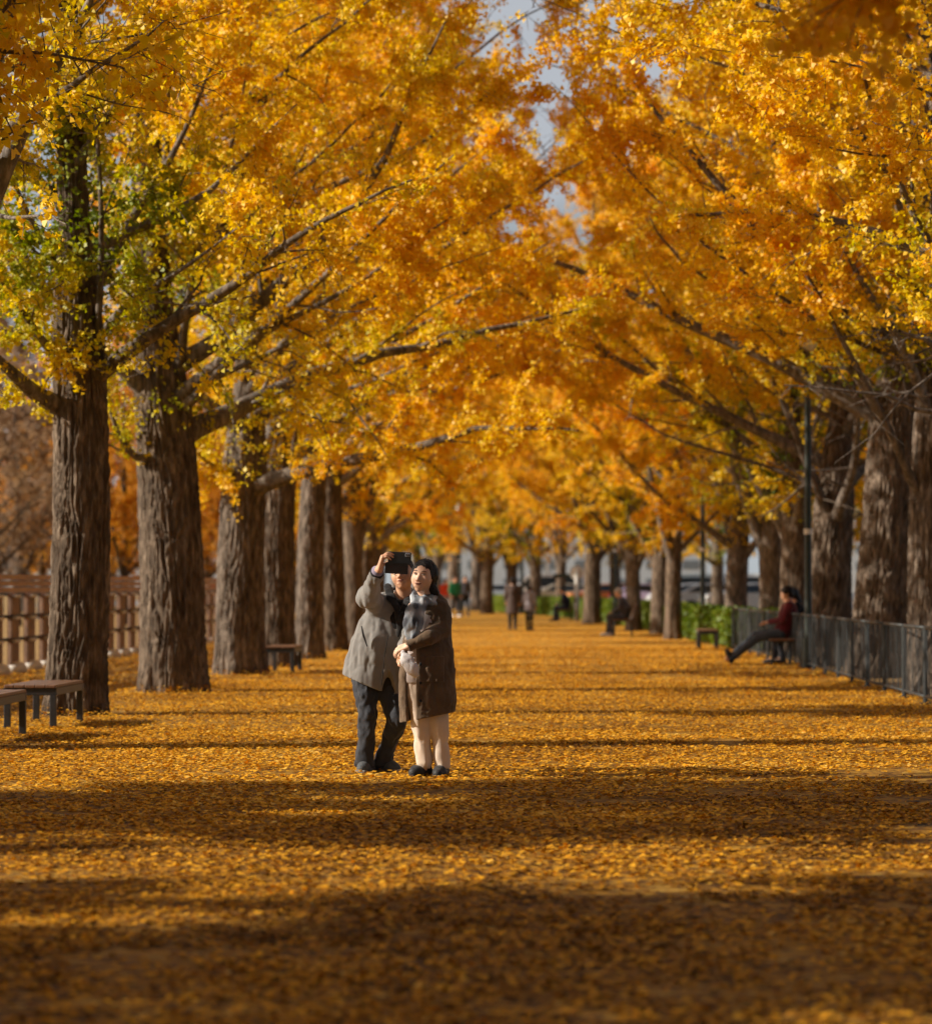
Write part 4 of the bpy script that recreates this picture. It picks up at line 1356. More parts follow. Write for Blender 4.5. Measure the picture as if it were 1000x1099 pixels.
def head(F, fr, s=1., female=False, ears=True):
    E = lambda p, r, k=.02, op='add': F.ell(hp_(fr, p, s), np.array(r) * s, fr[1], k, op)
    E((0, -.018, .040), (.076, .094, .086))
    E((0, .018, .0), (.070, .072, .085), .03)
    E((0, .030, -.052), (.052 if female else .057, .056, .055), .03)
    E((0, .066, -.096), (.022, .020, .018), .03)
    E((-.040, .050, -.024), (.027, .027, .032), .03); E((.040, .050, -.024), (.027, .027, .032), .03)
    E((0, .074, .030), (.05, .018, .012), .02)
    for x in (-.032, .032): E((x, .101, .010), (.018, .014, .011), .012, 'sub')
    F.cone(hp_(fr, (0, .086, .008), s), hp_(fr, (0, .108, -.030), s), .008 * s, .0125 * s, k=.012)
    for x in (-.013, .013): E((x, .098, -.034), (.009, .009, .008), .008)
    E((0, .088, -.058), (.024, .010, .011), .01); E((0, .080, -.078), (.03, .012, .008), .012)
    if ears:
        for x in (-.078, .078): E((x, -.012, .0), (.009, .018, .030), .008)


def face_bits(parent, fr, org, s=1., mouthc='lip', eyes=True, smile=.0):
    o = np.array(org)
    if eyes:
        for x in (-.032, .032):
            b = MB(); b.ellipsoid(hp_(fr, (x, .0885, .0095), s) - o, np.array((0.013, .006, .0045)) * s, fr[1].T, 10, 7); e = b.build('eye', M['sclera'], parent, True)
            b = MB(); b.ellipsoid(hp_(fr, (x, .0915, .0095), s) - o, np.array((.0062, .005, .0044)) * s, fr[1].T, 10, 7); b.build('iris', M['eye'], e, True)
            b = MB(); b.tube([hp_(fr, (x - .0155, .089, .013), s) - o, hp_(fr, (x - .006, .0945, .0172), s) - o, hp_(fr, (x + .006, .0945, .0172), s) - o, hp_(fr, (x + .0155, .089, .013), s) - o], [.0012, .0022, .0022, .0012], 6)
            b.build('eyelid', M['brow'], parent, True)
            sg = 1 if x > 0 else -1
            b = MB(); b.tube([hp_(fr, (x - sg * .018, .092, .031), s) - o, hp_(fr, (x, .0945, .0365), s) - o, hp_(fr, (x + sg * .02, .082, .031), s) - o], [.0022, .0028, .0014], 6)
            b.build('eyebrow', M['brow'], parent, True)
    b = MB()
    b.tube([hp_(fr, (-.024, .0885, -.057 + smile), s) - o, hp_(fr, (-.009, .0975, -.0555), s) - o, hp_(fr, (.009, .0975, -.0555), s) - o, hp_(fr, (.024, .0885, -.057 + smile), s) - o], [.0018, .0034, .0034, .0018], 7)
    b.tube([hp_(fr, (-.022, .0880, -.0605 + smile), s) - o, hp_(fr, (-.008, .0965, -.0655), s) - o, hp_(fr, (.008, .0965, -.0655), s) - o, hp_(fr, (.022, .0880, -.0605 + smile), s) - o], [.0018, .0038, .0038, .0018], 7)
    b.build('lips', M[mouthc], parent, True)
    b = MB(); b.tube([hp_(fr, (-.024, .0915, -.0595 + smile), s) - o, hp_(fr, (0, .1005, -.0605), s) - o, hp_(fr, (.024, .0915, -.0595 + smile), s) - o], [.0012, .0016, .0012], 6)
    b.build('mouth_line', M['brow'], parent, True)


def shoe(F, heel, toe, w=.047, h=.072):
    heel = np.array(heel, float); toe = np.array(toe, float)
    a = heel + [0, 0, .042]; d = unit(toe - heel)
    F.cone(heel + [0, 0, .040], heel + d * .02 + [0, 0, h + .01], w * .86, w * .9, k=.02)
    F.cone(heel + [0, 0, .036], heel + d * .12 + [0, 0, .036], w * .9, w, k=.02)
    F.cone(heel + d * .12 + [0, 0, .036], toe - d * .03 + [0, 0, .030], w, w * .78, k=.02)
    F.cut((0, 0, .006), (0, 0, -1))


def fold_fn(amp, sx, sz, seed):
    def f(X, Y, Z):
        X, Y, Z = np.broadcast_arrays(X, Y, Z)
        return amp * (noise(X * sx, Y * sx, Z * sz, seed) - .5)
    return f


def CP(cx, cy, Y):
    """crop pixel (of the enlarged couple) -> world point at depth Y"""
    return W(340 + cx / 3.922, 570 + cy / 3.922, Y)


# ================================================================== the couple
M['coat_grey'] = cloth('grey_coat_cloth', (.215, .208, .200), var=.12, weave=400, bump=.0012)
M['coat_brown'] = cloth('dark_brown_knit', (.125, .083, .050), weave=140, bump=.004, var=.28)
M['black_cloth'] = cloth('black_cloth', (.012, .012, .014))
M['navy'] = cloth('navy_trousers', (.028, .032, .043), rough=.75)
M['beige'] = cloth('beige_trousers', (.70, .58, .47), var=.06)
M['lilac'] = cloth('lilac_cuff', (.30, .26, .36))
M['shoe_grey'] = cloth('grey_shoe', (.07, .08, .09), rough=.6)
M['shoe_black'] = cloth('black_shoe', (.02, .02, .022), rough=.5)
M['sole'] = cloth('pale_sole', (.28, .27, .25), rough=.7)
M['white_cloth'] = cloth('white_fabric', (.78, .76, .78), var=.05)
M['tunic'] = cloth('pale_tunic', (.50, .44, .42), var=.15)

YM = 23.12
YWm = 22.62
EXTENT = .75


def mesh_part(F, name, org, mat, parent, smooth=2):
    return link(name, F.mesh(name, org, smooth), parent, mat)


def build_man():
    Y = YM
    P = lambda x, y, dy=0.: CP(x, y, Y + dy)
    org = np.array([P(255, 1000)[0], Y, .004])
    e = empty('person', org, 'man in a long grey coat and dark trousers raising a phone to take a selfie', 'person', 'couple posing on the path')
    lo = np.array([P(60, 0)[0], Y - .62, -.01]); hi = np.array([P(470, 0)[0], Y + .34, 1.85])
    fr = headframe(P(360, 182, -.03), R(-10), R(8), R(-9))
    sh_r = P(262, 318, .03); el_r = P(213, 278, -.24); wr_r = P(262, 160, -.465)
    sh_l = P(388, 335, .06); el_l = P(402, 440, -.12); wr_l = P(366, 505, -.44)
    hipR = P(212, 610, .0); knR = P(212, 782, -.05); anR = P(200, 968, .02)
    hipL = P(290, 620, .02); knL = P(338, 800, -.04); anL = P(272, 975, .10)
    # body
    F = Field(lo, hi, .0052)
    head(F, fr)
    nk = P(362, 300, .02)
    F.cone(hp_(fr, (0, -.012, -.06)), nk, .054, .06, k=.03)
    F.chain([nk, P(330, 380, .03), P(275, 500, .02), P(250, 590, .0)], [.09, .115, .105, .12], k=.04, flat=.75)
    F.chain([sh_r, el_r, P(252, 186, -.43), wr_r], [.05, .042, .033, .029], k=.02)
    F.chain([nk, sh_r], [.06, .055], k=.03); F.chain([nk, sh_l], [.06, .055], k=.03)
    F.chain([sh_l, el_l, wr_l], [.048, .04, .028], k=.02)
    F.chain([hipR, knR, anR], [.07, .040, .032], k=.02); F.chain([hipL, knL, anL], [.07, .040, .032], k=.02)
    for a, t in ((anR, P(205, 1008, -.10)), (anL, P(330, 1002, .02))):
        F.cone(a, (a[0], a[1], .06), .032, .026)
    hand(F, wr_r, P(280, 92, -.480) - wr_r, (1, .10, 0), 1, curl=(.75, .75, .30), size=1.05, spread=.05, thumbdir=(1, .75, .35))
    hand(F, wr_l, P(346, 535, -.49) - wr_l, (.3, -.2, -.3), -1, curl=(.7, .9, .6), size=1.0)
    mesh_part(F, 'body', org, M['skin'], e, 1)
    face_bits(e, fr, org, eyes=True)
    # hair
    F = Field(fr[0] - .16, fr[0] + .16, .0045)
    F.ell(hp_(fr, (0, -.024, .050)), (.086, .100, .092), fr[1], 0)
    F.ell(hp_(fr, (0, .085, -.02)), (.073, .075, .088), fr[1], .012, 'sub')
    F.ell(hp_(fr, (0, .0, -.11)), (.11, .13, .085), fr[1], .01, 'sub')
    F.wrinkle(.006, (60, 60, 20), 3)
    mesh_part(F, 'hair', org, M['hair'], e, 1)
    # inner black top
    F = Field(lo, hi, .008)
    F.chain([P(364, 290, .02), P(335, 380, .01), P(285, 500, .0), P(262, 610, .0)], [.088, .135, .135, .145], k=.04, flat=.78)
    F.wrinkle(.008, (14, 14, 5), 31)
    mesh_part(F, 'inner_top', org, M['black_cloth'], e)
    # trousers
    F = Field(lo, hi, .0065)
    ff = None
    F.cone(P(222, 590, 0), P(285, 590, 0), .11, .11, k=.04, flat=.9)
    F.chain([hipR, P(206, 690, -.03), knR, P(206, 890, -.01), P(202, 978, .0)], [.105, .092, .074, .064, .074], k=.012)
    F.chain([hipL, P(310, 700, .0), knL, P(306, 890, .06), P(272, 984, .10)], [.100, .088, .074, .064, .074], k=.012)
    F.wrinkle(.022, (14, 14, 9), 41); F.wrinkle(.010, (30, 30, 18), 42)
    F.cut((0, 0, .036), (0, 0, -1))
    mesh_part(F, 'trousers', org, M['navy'], e)
    # shoes
    for a, t, nm in ((P(222, 985, .06), P(184, 1016, -.11), 'shoe'), (P(262, 985, .13), P(346, 1008, .02), 'shoe')):
        a[2] = 0; t[2] = 0
        F = Field(np.minimum(a, t) - [.08, .08, .01], np.maximum(a, t) + [.08, .08, .14], .0045)
        shoe(F, a, t); s_ = mesh_part(F, nm, org, M['shoe_grey'], e)
        b = MB(); d = unit(t - a); an = math.atan2(d[1], d[0]); mid = (a + t) / 2 - org
        b.box((mid[0], mid[1], .013 - org[2]), (np.linalg.norm(t - a) + .04, .080, .022), rz=an, bev=.01); b.build('sole', M['sole'], s_)
        b = MB(); sd_ = np.array([-d[1], d[0], 0])
        for q_ in (.10, .13, .16): c_ = a + d * q_ - org; b.tube([c_ + sd_ * .026 + [0, 0, .066 - (q_ - .1) * .2], c_ + [0, 0, .078 - (q_ - .1) * .2], c_ - sd_ * .026 + [0, 0, .066 - (q_ - .1) * .2]], .004, 5)
        b.build('laces', M['sole'], s_)
    # coat
    F = Field(lo, hi, .0065)
    lean = (1, 0, 0)
    F.cone(P(348, 302, .03), P(318, 345, .03), .085, .150, k=.05, flat=.72)
    F.chain([P(318, 345, .03), P(285, 420, .02), P(262, 500, .0), P(238, 590, .0), P(222, 690, .0)], [.155, .190, .205, .215, .225], k=.05, flat=.72)
    F.cone(P(282, 322, .03), P(378, 330, .06), .082, .074, k=.05)
    # raised sleeve and the other sleeve
    F.chain([sh_r, el_r, P(247, 190, -.42)], [.090, .074, .058], k=.045)
    F.chain([sh_l, el_l, P(374, 492, -.38)], [.076, .068, .052], k=.03)
    F.wrinkle(.028, (10, 10, 3.2), 51); F.wrinkle(.010, (24, 24, 12), 53)
    # front opening: V at the neck, closed at the chest, open again below
    for A, B, ra, rb in ((P(358, 285, -.22), P(340, 430, -.20), .055, .004), (P(300, 520, -.24), P(296, 670, -.25), .004, .072)):
        F.cone(A, B, ra, rb, k=.01, op='sub', flat=3.2)
    F.cut(P(262, 668, 0), np.array([-.42, 0, -1.]))
    hem = P(335, 650, 0)
    mesh_part(F, 'coat', org, M['coat_grey'], e)
    # dark standing collar and lapels
    F = Field(lo, hi, .006)
    for i in range(9):
        a0 = -2.5 + i * .62; a1 = a0 + .62
        q0 = P(352, 292, .02) + np.array([math.sin(a0) * .092, -math.cos(a0) * .085, .03 - .055 * math.cos(a0)])
        q1 = P(352, 292, .02) + np.array([math.sin(a1) * .092, -math.cos(a1) * .085, .03 - .055 * math.cos(a1)])
        F.cone(q0, q1, .026, .026, k=.02)
    F.chain([P(298, 232, -.02), P(312, 278, -.08), P(336, 322, -.135), P(341, 400, -.15)], [.030, .034, .026, .014], k=.01, flat=.42)
    F.chain([P(394, 270, -.02), P(380, 310, -.10), P(362, 360, -.15), P(342, 440, -.15)], [.030, .036, .032, .016], k=.01, flat=.42)
    F.wrinkle(.006, (30, 30, 30), 61)
    mesh_part(F, 'collar', org, M['black_cloth'], e)
    # cuff
    d = unit(wr_r - el_r); c = P(252, 176, -.442)
    b = MB(); b.tube([c - d * .03 - org, c + d * .012 - org], [.052, .050], 18); b.build('cuff_band', M['black_cloth'], e, True)
    b = MB(); b.tube([c - d * .02 - org, c + d * .028 - org], [.042, .044], 18); b.build('shirt_cuff', M['lilac'], e, True)
    b = MB()
    for q0, q1 in (((300, 440), (286, 520)), ((286, 520), (272, 650))): b.tube([P(q0[0], q0[1], -.175) - org, P(q1[0], q1[1], -.178) - org], .0035, 5)
    b.build('front_seam', M['black_cloth'], e, True)
    # glasses
    b = MB(); g_ = [hp_(fr, q) - org for q in ((-.06, .085, .012), (-.033, .108, .012), (.033, .108, .012), (.06, .085, .012))]
    for x_ in (-.033, .033):
        b.tube([hp_(fr, (x_ + .024 * math.cos(t_), .104 - .012 * abs(math.cos(t_)), .008 + .018 * math.sin(t_))) - org for t_ in np.linspace(0, 6.28, 13)], .0022, 5, caps=False)
    b.tube([hp_(fr, (.057, .092, .014)) - org, hp_(fr, (.078, .0, .012)) - org], .0024, 5); b.tube([hp_(fr, (-.009, .104, .010)) - org, hp_(fr, (.009, .104, .010)) - org], .0022, 5)
    b.build('glasses', M['black_cloth'], e)
    # pocket slit
    b = MB(); b.tube([P(188, 400, -.165) - org, P(196, 440, -.172) - org, P(212, 486, -.168) - org], [.004, .008, .004], 6); b.build('pocket_slit', M['black_cloth'], e, True)
    # glasses arm / phone
    po = P(340.5, 128, -.455)
    ph = empty('phone', po, 'black phone in a flip case held up in front of the face of the man', 'phone')
    Rm = Matrix.Rotation(R(3), 3, 'Y')
    def pb(c, s, mat, nm, par, bev=.006, rx=0):
        b = MB(); b.box((0, 0, 0), s, bev=bev, rx=rx)
        o = b.build(nm, mat, par); o.location = Rm @ Vector(c); o.rotation_euler = (0, R(3), 0); return o
    M['phone_black'] = paint('phone_black', (.012, .012, .014)); M['leather'] = cloth('dark_leather', (.045, .045, .05), rough=.5)
    M['lens'] = paint('lens_ring', (.25, .25, .27))
    case = pb((.012, 0, .028), (.166, .012, .082), M['phone_black'], 'case', ph)
    pb((-.006, -.003, -.052), (.166, .008, .074), M['leather'], 'flap', ph, bev=.004)
    pb((.070, -.0085, .050), (.036, .006, .026), M['lens'], 'camera_bump', ph, bev=.003)
    for x in (.061, .078):
        b = MB(); b.tube([(x, -.009, .050), (x, -.0145, .050)], .0065, 12); o = b.build('lens', M['phone_black'], ph)
        o.rotation_euler = (0, R(3), 0)
    pb((.0, -.009, -.014), (.168, .003, .012), M['phone_black'], 'hinge', ph, bev=.001)
    return e


def plaid():
    m, nt, b = newmat('grey_plaid')
    v = coords(nt, (1, 1, 1))
    col = None
    wx = nd(nt, 'ShaderNodeTexWave', wave_type='BANDS', bands_direction='X'); wx.inputs['Scale'].default_value = 3.6; wx.inputs['Distortion'].default_value = 5; wx.inputs['Detail'].default_value = 2
    wz = nd(nt, 'ShaderNodeTexWave', wave_type='BANDS', bands_direction='Z'); wz.inputs['Scale'].default_value = 2.6; wz.inputs['Distortion'].default_value = 5; wz.inputs['Detail'].default_value = 2
    for q in (wx, wz): nt.links.new(v, q.inputs['Vector'])
    ad = nd(nt, 'ShaderNodeMath', operation='ADD'); nt.links.new(wx.outputs['Fac'], ad.inputs[0]); nt.links.new(wz.outputs['Fac'], ad.inputs[1])
    mu = nd(nt, 'ShaderNodeMath', operation='MULTIPLY'); nt.links.new(ad.outputs[0], mu.inputs[0]); mu.inputs[1].default_value = .5
    r = ramp(nt, mu.outputs[0], [(.15, (.07, .075, .09)), (.4, (.20, .225, .26)), (.75, (.33, .36, .40)), (.97, (.60, .63, .67))])
    nt.links.new(r.outputs[0], b.inputs['Base Color'])
    b.inputs['Roughness'].default_value = .9; b.inputs['Specular IOR Level'].default_value = .2
    return m


M['plaid'] = plaid()


def build_woman():
    Y = YWm
    P = lambda x, y, dy=0.: CP(x, y, Y + dy)
    org = np.array([P(475, 1020)[0], Y, .004])
    e = empty('person', org, 'woman with bobbed black hair, dark brown cardigan, plaid scarf and beige trousers', 'person', 'couple posing on the path')
    lo = np.array([P(300, 0)[0], Y - .45, -.01]); hi = np.array([P(610, 0)[0], Y + .34, 1.75])
    fr = headframe(P(449, 194, -.03), R(-17), R(7), R(6))
    sh_r = P(510, 318, .02); el_r = P(528, 416, -.04); wr_r = P(386, 482, -.17)
    sh_l = P(412, 325, .05)
    hipL = P(416, 590, .0); knL = P(434, 790, -.02); anL = P(452, 965, .0)
    hipR = P(498, 590, .02); knR = P(512, 800, .0); anR = P(526, 985, .0)
    F = Field(lo, hi, .0052)
    head(F, fr, s=.99, female=True, ears=False)
    nk = P(462, 292, .03)
    F.cone(hp_(fr, (0, -.012, -.06)), nk, .047, .055, k=.03)
    F.chain([nk, P(465, 370, .03), P(460, 470, .02), P(460, 560, .02)], [.08, .105, .098, .115], k=.04, flat=.75)
    F.chain([nk, sh_r], [.055, .05], k=.03); F.chain([nk, sh_l], [.055, .05], k=.03)
    F.chain([sh_r, el_r, wr_r], [.045, .038, .026], k=.02)
    F.chain([sh_l, P(408, 430, .12), P(400, 500, .1)], [.045, .036, .03], k=.02)
    F.chain([hipL, knL, anL], [.07, .048, .036], k=.03); F.chain([hipR, knR, anR], [.07, .048, .036], k=.03)
    for a, t in ((anL, P(410, 1012, -.08)), (anR, P(522, 1025, -.13))):
        F.cone(a, (a[0], a[1], .06), .030, .024)
    hand(F, wr_r, P(336, 500, -.14) - wr_r, (.12, .5, -.8), -1, curl=(.35, .55, .4), size=.95, spread=.02)
    mesh_part(F, 'body', org, M['skin_w'], e, 1)
    face_bits(e, fr, org, s=.99, smile=.0025)
    # hair
    F = Field(np.array([P(385, 0)[0], Y - .22, P(0, 300)[2]]), np.array([P(545, 0)[0], Y + .2, P(0, 90)[2]]), .0045)
    F.ell(hp_(fr, (.003, -.020, .040)), (.088, .102, .096), fr[1], 0)
    F.cone(hp_(fr, (.046, -.015, .02)), P(499, 262, -.02), .056, .034, k=.02)
    F.cone(hp_(fr, (.030, .040, .075)), hp_(fr, (.074, .030, .0)), .026, .016, k=.015)
    F.cone(hp_(fr, (-.020, .050, .080)), hp_(fr, (-.074, .020, .0)), .020, .012, k=.015)
    F.cone(hp_(fr, (-.035, -.03, .02)), P(420, 258, .06), .052, .032, k=.02)
    F.cone(hp_(fr, (0, -.05, .02)), P(462, 270, .06), .085, .065, k=.03)
    F.ell(hp_(fr, (-.004, .086, -.038)), (.070, .092, .108), fr[1], .006, 'sub')
    F.cone(hp_(fr, (-.006, .125, .030)), hp_(fr, (-.018, .105, .100)), .058, .010, k=.008, op='sub')
    F.cone(hp_(fr, (-.002, .07, -.09)), P(455, 300, -.05), .060, .060, k=.02, op='sub')
    F.cut(P(0, 274, 0), (0, 0, -1))
    F.wrinkle(.010, (75, 75, 8), 3)
    mesh_part(F, 'hair', org, M['hair'], e, 1)
    # tunic under the cardigan
    F = Field(lo, hi, .007)
    F.chain([P(462, 300, .01), P(452, 380, .01), P(446, 480, .0), P(442, 600, .0), P(438, 690, .0)], [.085, .130, .128, .145, .130], k=.05, flat=.80)
    F.wrinkle(.012, (16, 16, 4), 71)
    F.cut(P(0, 640, 0), (0, 0, -1))
    mesh_part(F, 'tunic', org, M['tunic'], e)
    # trousers
    F = Field(lo, hi, .006)
    F.cone(P(430, 560, 0), P(495, 560, 0), .10, .10, k=.04)
    F.chain([hipL, P(420, 690, -.02), knL, P(444, 890, .0), P(452, 972, .0)], [.095, .084, .072, .062, .064], k=.006)
    F.chain([hipR, P(504, 700, .0), knR, P(520, 900, .0), P(527, 985, .0)], [.095, .084, .072, .060, .062], k=.006)
    F.wrinkle(.017, (15, 15, 6), 73)
    F.cut((0, 0, .060), (0, 0, -1))
    mesh_part(F, 'trousers', org, M['beige'], e)
    for a, t in ((P(462, 985, .06), P(396, 1015, -.08)), (P(532, 985, .06), P(506, 1030, -.13))):
        a[2] = 0; t[2] = 0
        F = Field(np.minimum(a, t) - [.08, .08, .01], np.maximum(a, t) + [.08, .08, .14], .0045)
        shoe(F, a, t, w=.047); s_ = mesh_part(F, 'shoe', org, M['shoe_black'], e)
        b = MB(); d = unit(t - a); mid = (a + t) / 2 - org
        b.box((mid[0], mid[1], .011 - org[2]), (np.linalg.norm(t - a) + .035, .074, .018), rz=math.atan2(d[1], d[0]), bev=.008); b.build('sole', M['black_cloth'], s_)
    # cardigan
    F = Field(lo, hi, .0065)
    F.cone(P(466, 292, .03), P(470, 330, .03), .080, .140, k=.04, flat=.74)
    F.chain([P(470, 332, .03), P(470, 400, .02), P(464, 500, .0), P(460, 610, .0), P(462, 700, .0), P(463, 810, .0)], [.150, .158, .180, .192, .202, .208], k=.05, flat=.72)
    F.cone(P(420, 325, .04), P(500, 322, .02), .064, .064, k=.04)
    F.chain([sh_r, P(523, 370, -.01), el_r], [.074, .070, .064], k=.03)
    F.wrinkle(.022, (10, 10, 2.6), 81); F.wrinkle(.010, (26, 26, 9), 82)
    # forearm sleeve in front
    F.chain([el_r, P(470, 446, -.15), P(398, 478, -.17)], [.066, .058, .044], k=.012)
    F.wrinkle(.006, (30, 30, 30), 83)
    A_, B2 = P(410, 300, -.22), P(392, 430, -.24)
    F.cone(P(432, 292, -.18), P(398, 400, -.22), .045, .036, k=.01, op='sub', flat=3.5)
    F.cone(P(394, 505, -.14), P(398, 900, -.15), .040, .034, k=.006, op='sub', flat=3.6)
    F.cut(P(400, 797, 0), np.array([.20, 0, -1.]))
    coatf = F
    mesh_part(F, 'cardigan', org, M['coat_brown'], e)
    # patch pocket lies on the cardigan
    G = Field(lo, hi, .0065); G.f = F.f - .008
    X, Yg, Z = G.grid()
    a = P(432, 524, 0); b_ = P(540, 634, 0)
    G.f = np.maximum(G.f, np.maximum(np.maximum(a[0] - X, X - b_[0]), np.maximum(b_[2] - Z, Z - a[2]))).astype(np.float32)
    G.f = np.maximum(G.f, Yg - (Y - .03)).astype(np.float32)
    mesh_part(G, 'pocket', org, M['coat_brown'], e, 1)
    # buttons down the front edge and ribbed cuff
    b = MB()
    for cy_ in (560, 640, 715): b.ellipsoid(P(436, cy_, -.165) - org, (.011, .006, .011))
    b.build('buttons', M['black_cloth'], e, True)
    b = MB(); dc = unit(P(398, 478, -.17) - P(470, 446, -.15)); cc = P(402, 476, -.17)
    for q_ in range(4): b.tube([cc + dc * (q_ * .011 - .006) - org, cc + dc * (q_ * .011) - org, cc + dc * (q_ * .011 + .005) - org], [.040, .0435, .040], 18)
    b.build('cuff', M['coat_brown'], e, True)
    # scarf: loop around the neck and one broad hanging tail
    F = Field(lo, hi, .0055)
    for ring, (cz, rr, th) in enumerate(((272, .074, .027), (290, .086, .030))):
        c = P(457, cz, .005)
        for i in range(14):
            a0 = i * 2 * math.pi / 14; a1 = a0 + 2 * math.pi / 14
            q = [c + np.array([math.sin(t) * rr, -math.cos(t) * rr * .86, -.028 * math.cos(t) + .012 * math.sin(3 * t + ring)]) for t in (a0, a1)]
            F.cone(q[0], q[1], th, th, k=.012)
    F.chain([P(430, 296, -.110), P(410, 335, -.150), P(399, 385, -.168), P(401, 436, -.172)], [.050, .062, .064, .062], k=.02, flat=.32)
    F.chain([P(452, 305, -.11), P(436, 350, -.145), P(430, 405, -.15)], [.034, .032, .028], k=.012, flat=.5)
    F.wrinkle(.018, (30, 30, 10), 91)
    mesh_part(F, 'scarf', org, M['plaid'], e)
    # white face mask dangling from the joined hands
    wo = P(372, 515, -.27)
    F = Field(np.array([P(325, 0)[0], Y - .42, P(0, 650)[2]]), np.array([P(460, 0)[0], Y - .12, P(0, 480)[2]]), .005)
    F.chain([P(362, 512, -.20), P(378, 545, -.21), P(400, 580, -.21), P(414, 604, -.20)], [.020, .045, .046, .028], k=.02, flat=.35)
    F.cone(P(418, 590, -.205), P(424, 628, -.203), .012, .003, k=.01)
    F.wrinkle(.006, (30, 30, 14), 95)
    tag(link('face_mask', F.mesh('face_mask', wo), None, M['white_cloth']), 'crumpled white face mask dangling from the clasped hands of the couple', 'face mask').location = [float(q) for q in wo]
    return e


build_man()
build_woman()


# ================================================================== far figures
def figure(label, px, Y, H, pose, top, bottom, hairm='hair', face=180, long_coat=.0, hat=None, shoecol='shoe_black', group='people farther along the path', h=.013, width=1., longhair=False, extra=None, ox=0., loc=None, stride=.1):
    x = XatY(px, Y) if loc is None else loc[0]
    yb = Y if loc is None else loc[1]
    org = np.array([x, yb, .004])
    e = empty('person', org, label, 'person', group)
    s = H / 1.7
    th = R(face)                       # direction the figure faces; 180 = towards camera (-Y), 90 = +X, -90 = -X
    f = np.array([math.sin(th), math.cos(th), 0]); rt = np.array([f[1], -f[0], 0.])
    def L(a, b, c): return org + (rt * a + f * b) * s + np.array([0, 0, c * s])
    lo = org + np.array([-.95, -.95, -.02]) * s; hi = org + np.array([.95, .95, 1.75]) * s
    if pose == 'stand' or pose == 'walk':
        st = stride if pose == 'walk' else .02
        hip = [L(-.09, 0, .88), L(.09, 0, .88)]; kn = [L(-.09, st * .9, .48), L(.09, -st * .5, .48)]; an = [L(-.085, st * 1.5, .08), L(.085, -st * 1.8, .08)]
        ch = L(0, .0, 1.28); pel = L(0, 0, .93); nk = L(0, 0, 1.44); hc = L(0, .01, 1.575)
        sh = [L(-.18, 0, 1.38), L(.18, 0, 1.38)]; el = [L(-.235, -.02, 1.10), L(.235, -.02, 1.10)]; wr = [L(-.22, .08, .90), L(.22, .08, .88)]
    else:
        k_ = 0. if pose == 'sit' else 1.
        hip = [L(-.09, 0, .53), L(.09, 0, .53)]
        if pose == 'sit':
            kn = [L(-.10, .40, .52), L(.10, .42, .52)]; an = [L(-.10, .34, .09), L(.10, .46, .09)]
            ch = L(0, .06, .92); pel = L(0, 0, .56); nk = L(0, .12, 1.08); hc = L(0, .17, 1.19)
            sh = [L(-.18, .09, 1.00), L(.18, .09, 1.00)]; el = [L(-.22, .14, .76), L(.22, .14, .76)]; wr = [L(-.10, .34, .66), L(.10, .34, .66)]
        else:   # reclining with the legs stretched out
            kn = [L(-.10, .40, .45), L(.10, .43, .49)]; an = [L(-.12, .84, .10), L(.06, .86, .12)]
            ch = L(0, -.13, .88); pel = L(0, -.02, .55); nk = L(0, -.13, 1.06); hc = L(0, -.10, 1.20)
            sh = [L(-.19, -.13, 1.00), L(.19, -.13, 1.00)]; el = [L(-.24, -.02, .76), L(.24, -.02, .76)]; wr = [L(-.09, .22, .72), L(.09, .22, .72)]
    yaw = math.atan2(f[0], -f[1])
    pt = R(-22) if pose != 'stand' and pose != 'walk' else 0
    fr = headframe(hc, yaw, pt, 0)
    sh_d = lambda a: f
    F = Field(lo, hi, h * .8)
    head(F, fr, s=s * .98)
    F.cone(hp_(fr, (0, -.01, -.06), s), nk, .052 * s, .06 * s, k=.03)
    F.chain([nk, ch, pel], [.08 * s, .115 * s, .12 * s], k=.05, flat=.75, side=rt)
    for i in (0, 1):
        F.chain([nk, sh[i], el[i], wr[i]], [.05 * s, .048 * s, .038 * s, .027 * s], k=.02)
        F.chain([pel, hip[i], kn[i], an[i]], [.09 * s, .08 * s, .052 * s, .036 * s], k=.03)
        hand(F, wr[i], wr[i] - el[i], f if pose in ('stand', 'walk') else (0, 0, -1), -1 if i else 1, curl=(.3, .3, .3), size=s, k=.004)
        F.cone(an[i], an[i] + f * .12 * s - [0, 0, .03 * s], .034 * s, .022 * s, k=.02)
    mesh_part(F, 'body', org, M['skin'], e, 1)
    F = Field(fr[0] - .3 * s, fr[0] + .22 * s, .009)
    F.ell(hp_(fr, (0, -.030, .040), s), np.array((.093, .108, .100)) * s, fr[1], 0)
    F.ell(hp_(fr, (0, -.050, -.030), s), np.array((.082, .072, .070)) * s, fr[1], .02)
    if longhair: F.cone(hp_(fr, (0, -.045, .0), s), hp_(fr, (0, -.06, -.17), s), .088 * s, .07 * s, k=.03)
    F.ell(hp_(fr, (0, .095, -.035), s), np.array((.070, .085, .095)) * s, fr[1], .01, 'sub')
    mesh_part(F, 'hair', org, M[hairm], e, 1)
    # top / coat
    F = Field(lo, hi, h * .8)
    F.cone(sh[0], sh[1], .075 * s, .075 * s, k=.05)
    F.chain([nk - [0, 0, .02], ch, pel], [.085 * s, .165 * s * width, .16 * s * width], k=.05, flat=.78, side=rt)
    if long_coat > 0: F.cone(pel, L(0, -.01, .93 - long_coat), .165 * s * width, .21 * s * width, k=.05, flat=.85, side=rt)
    if pose in ('sit', 'recline') and long_coat:
        for i in (0, 1): F.cone(hip[i], kn[i], .10 * s, .085 * s, k=.05)
    for i in (0, 1): F.chain([sh[i], el[i], wr[i] + (el[i] - wr[i]) * .12], [.072 * s, .062 * s, .045 * s], k=.03)
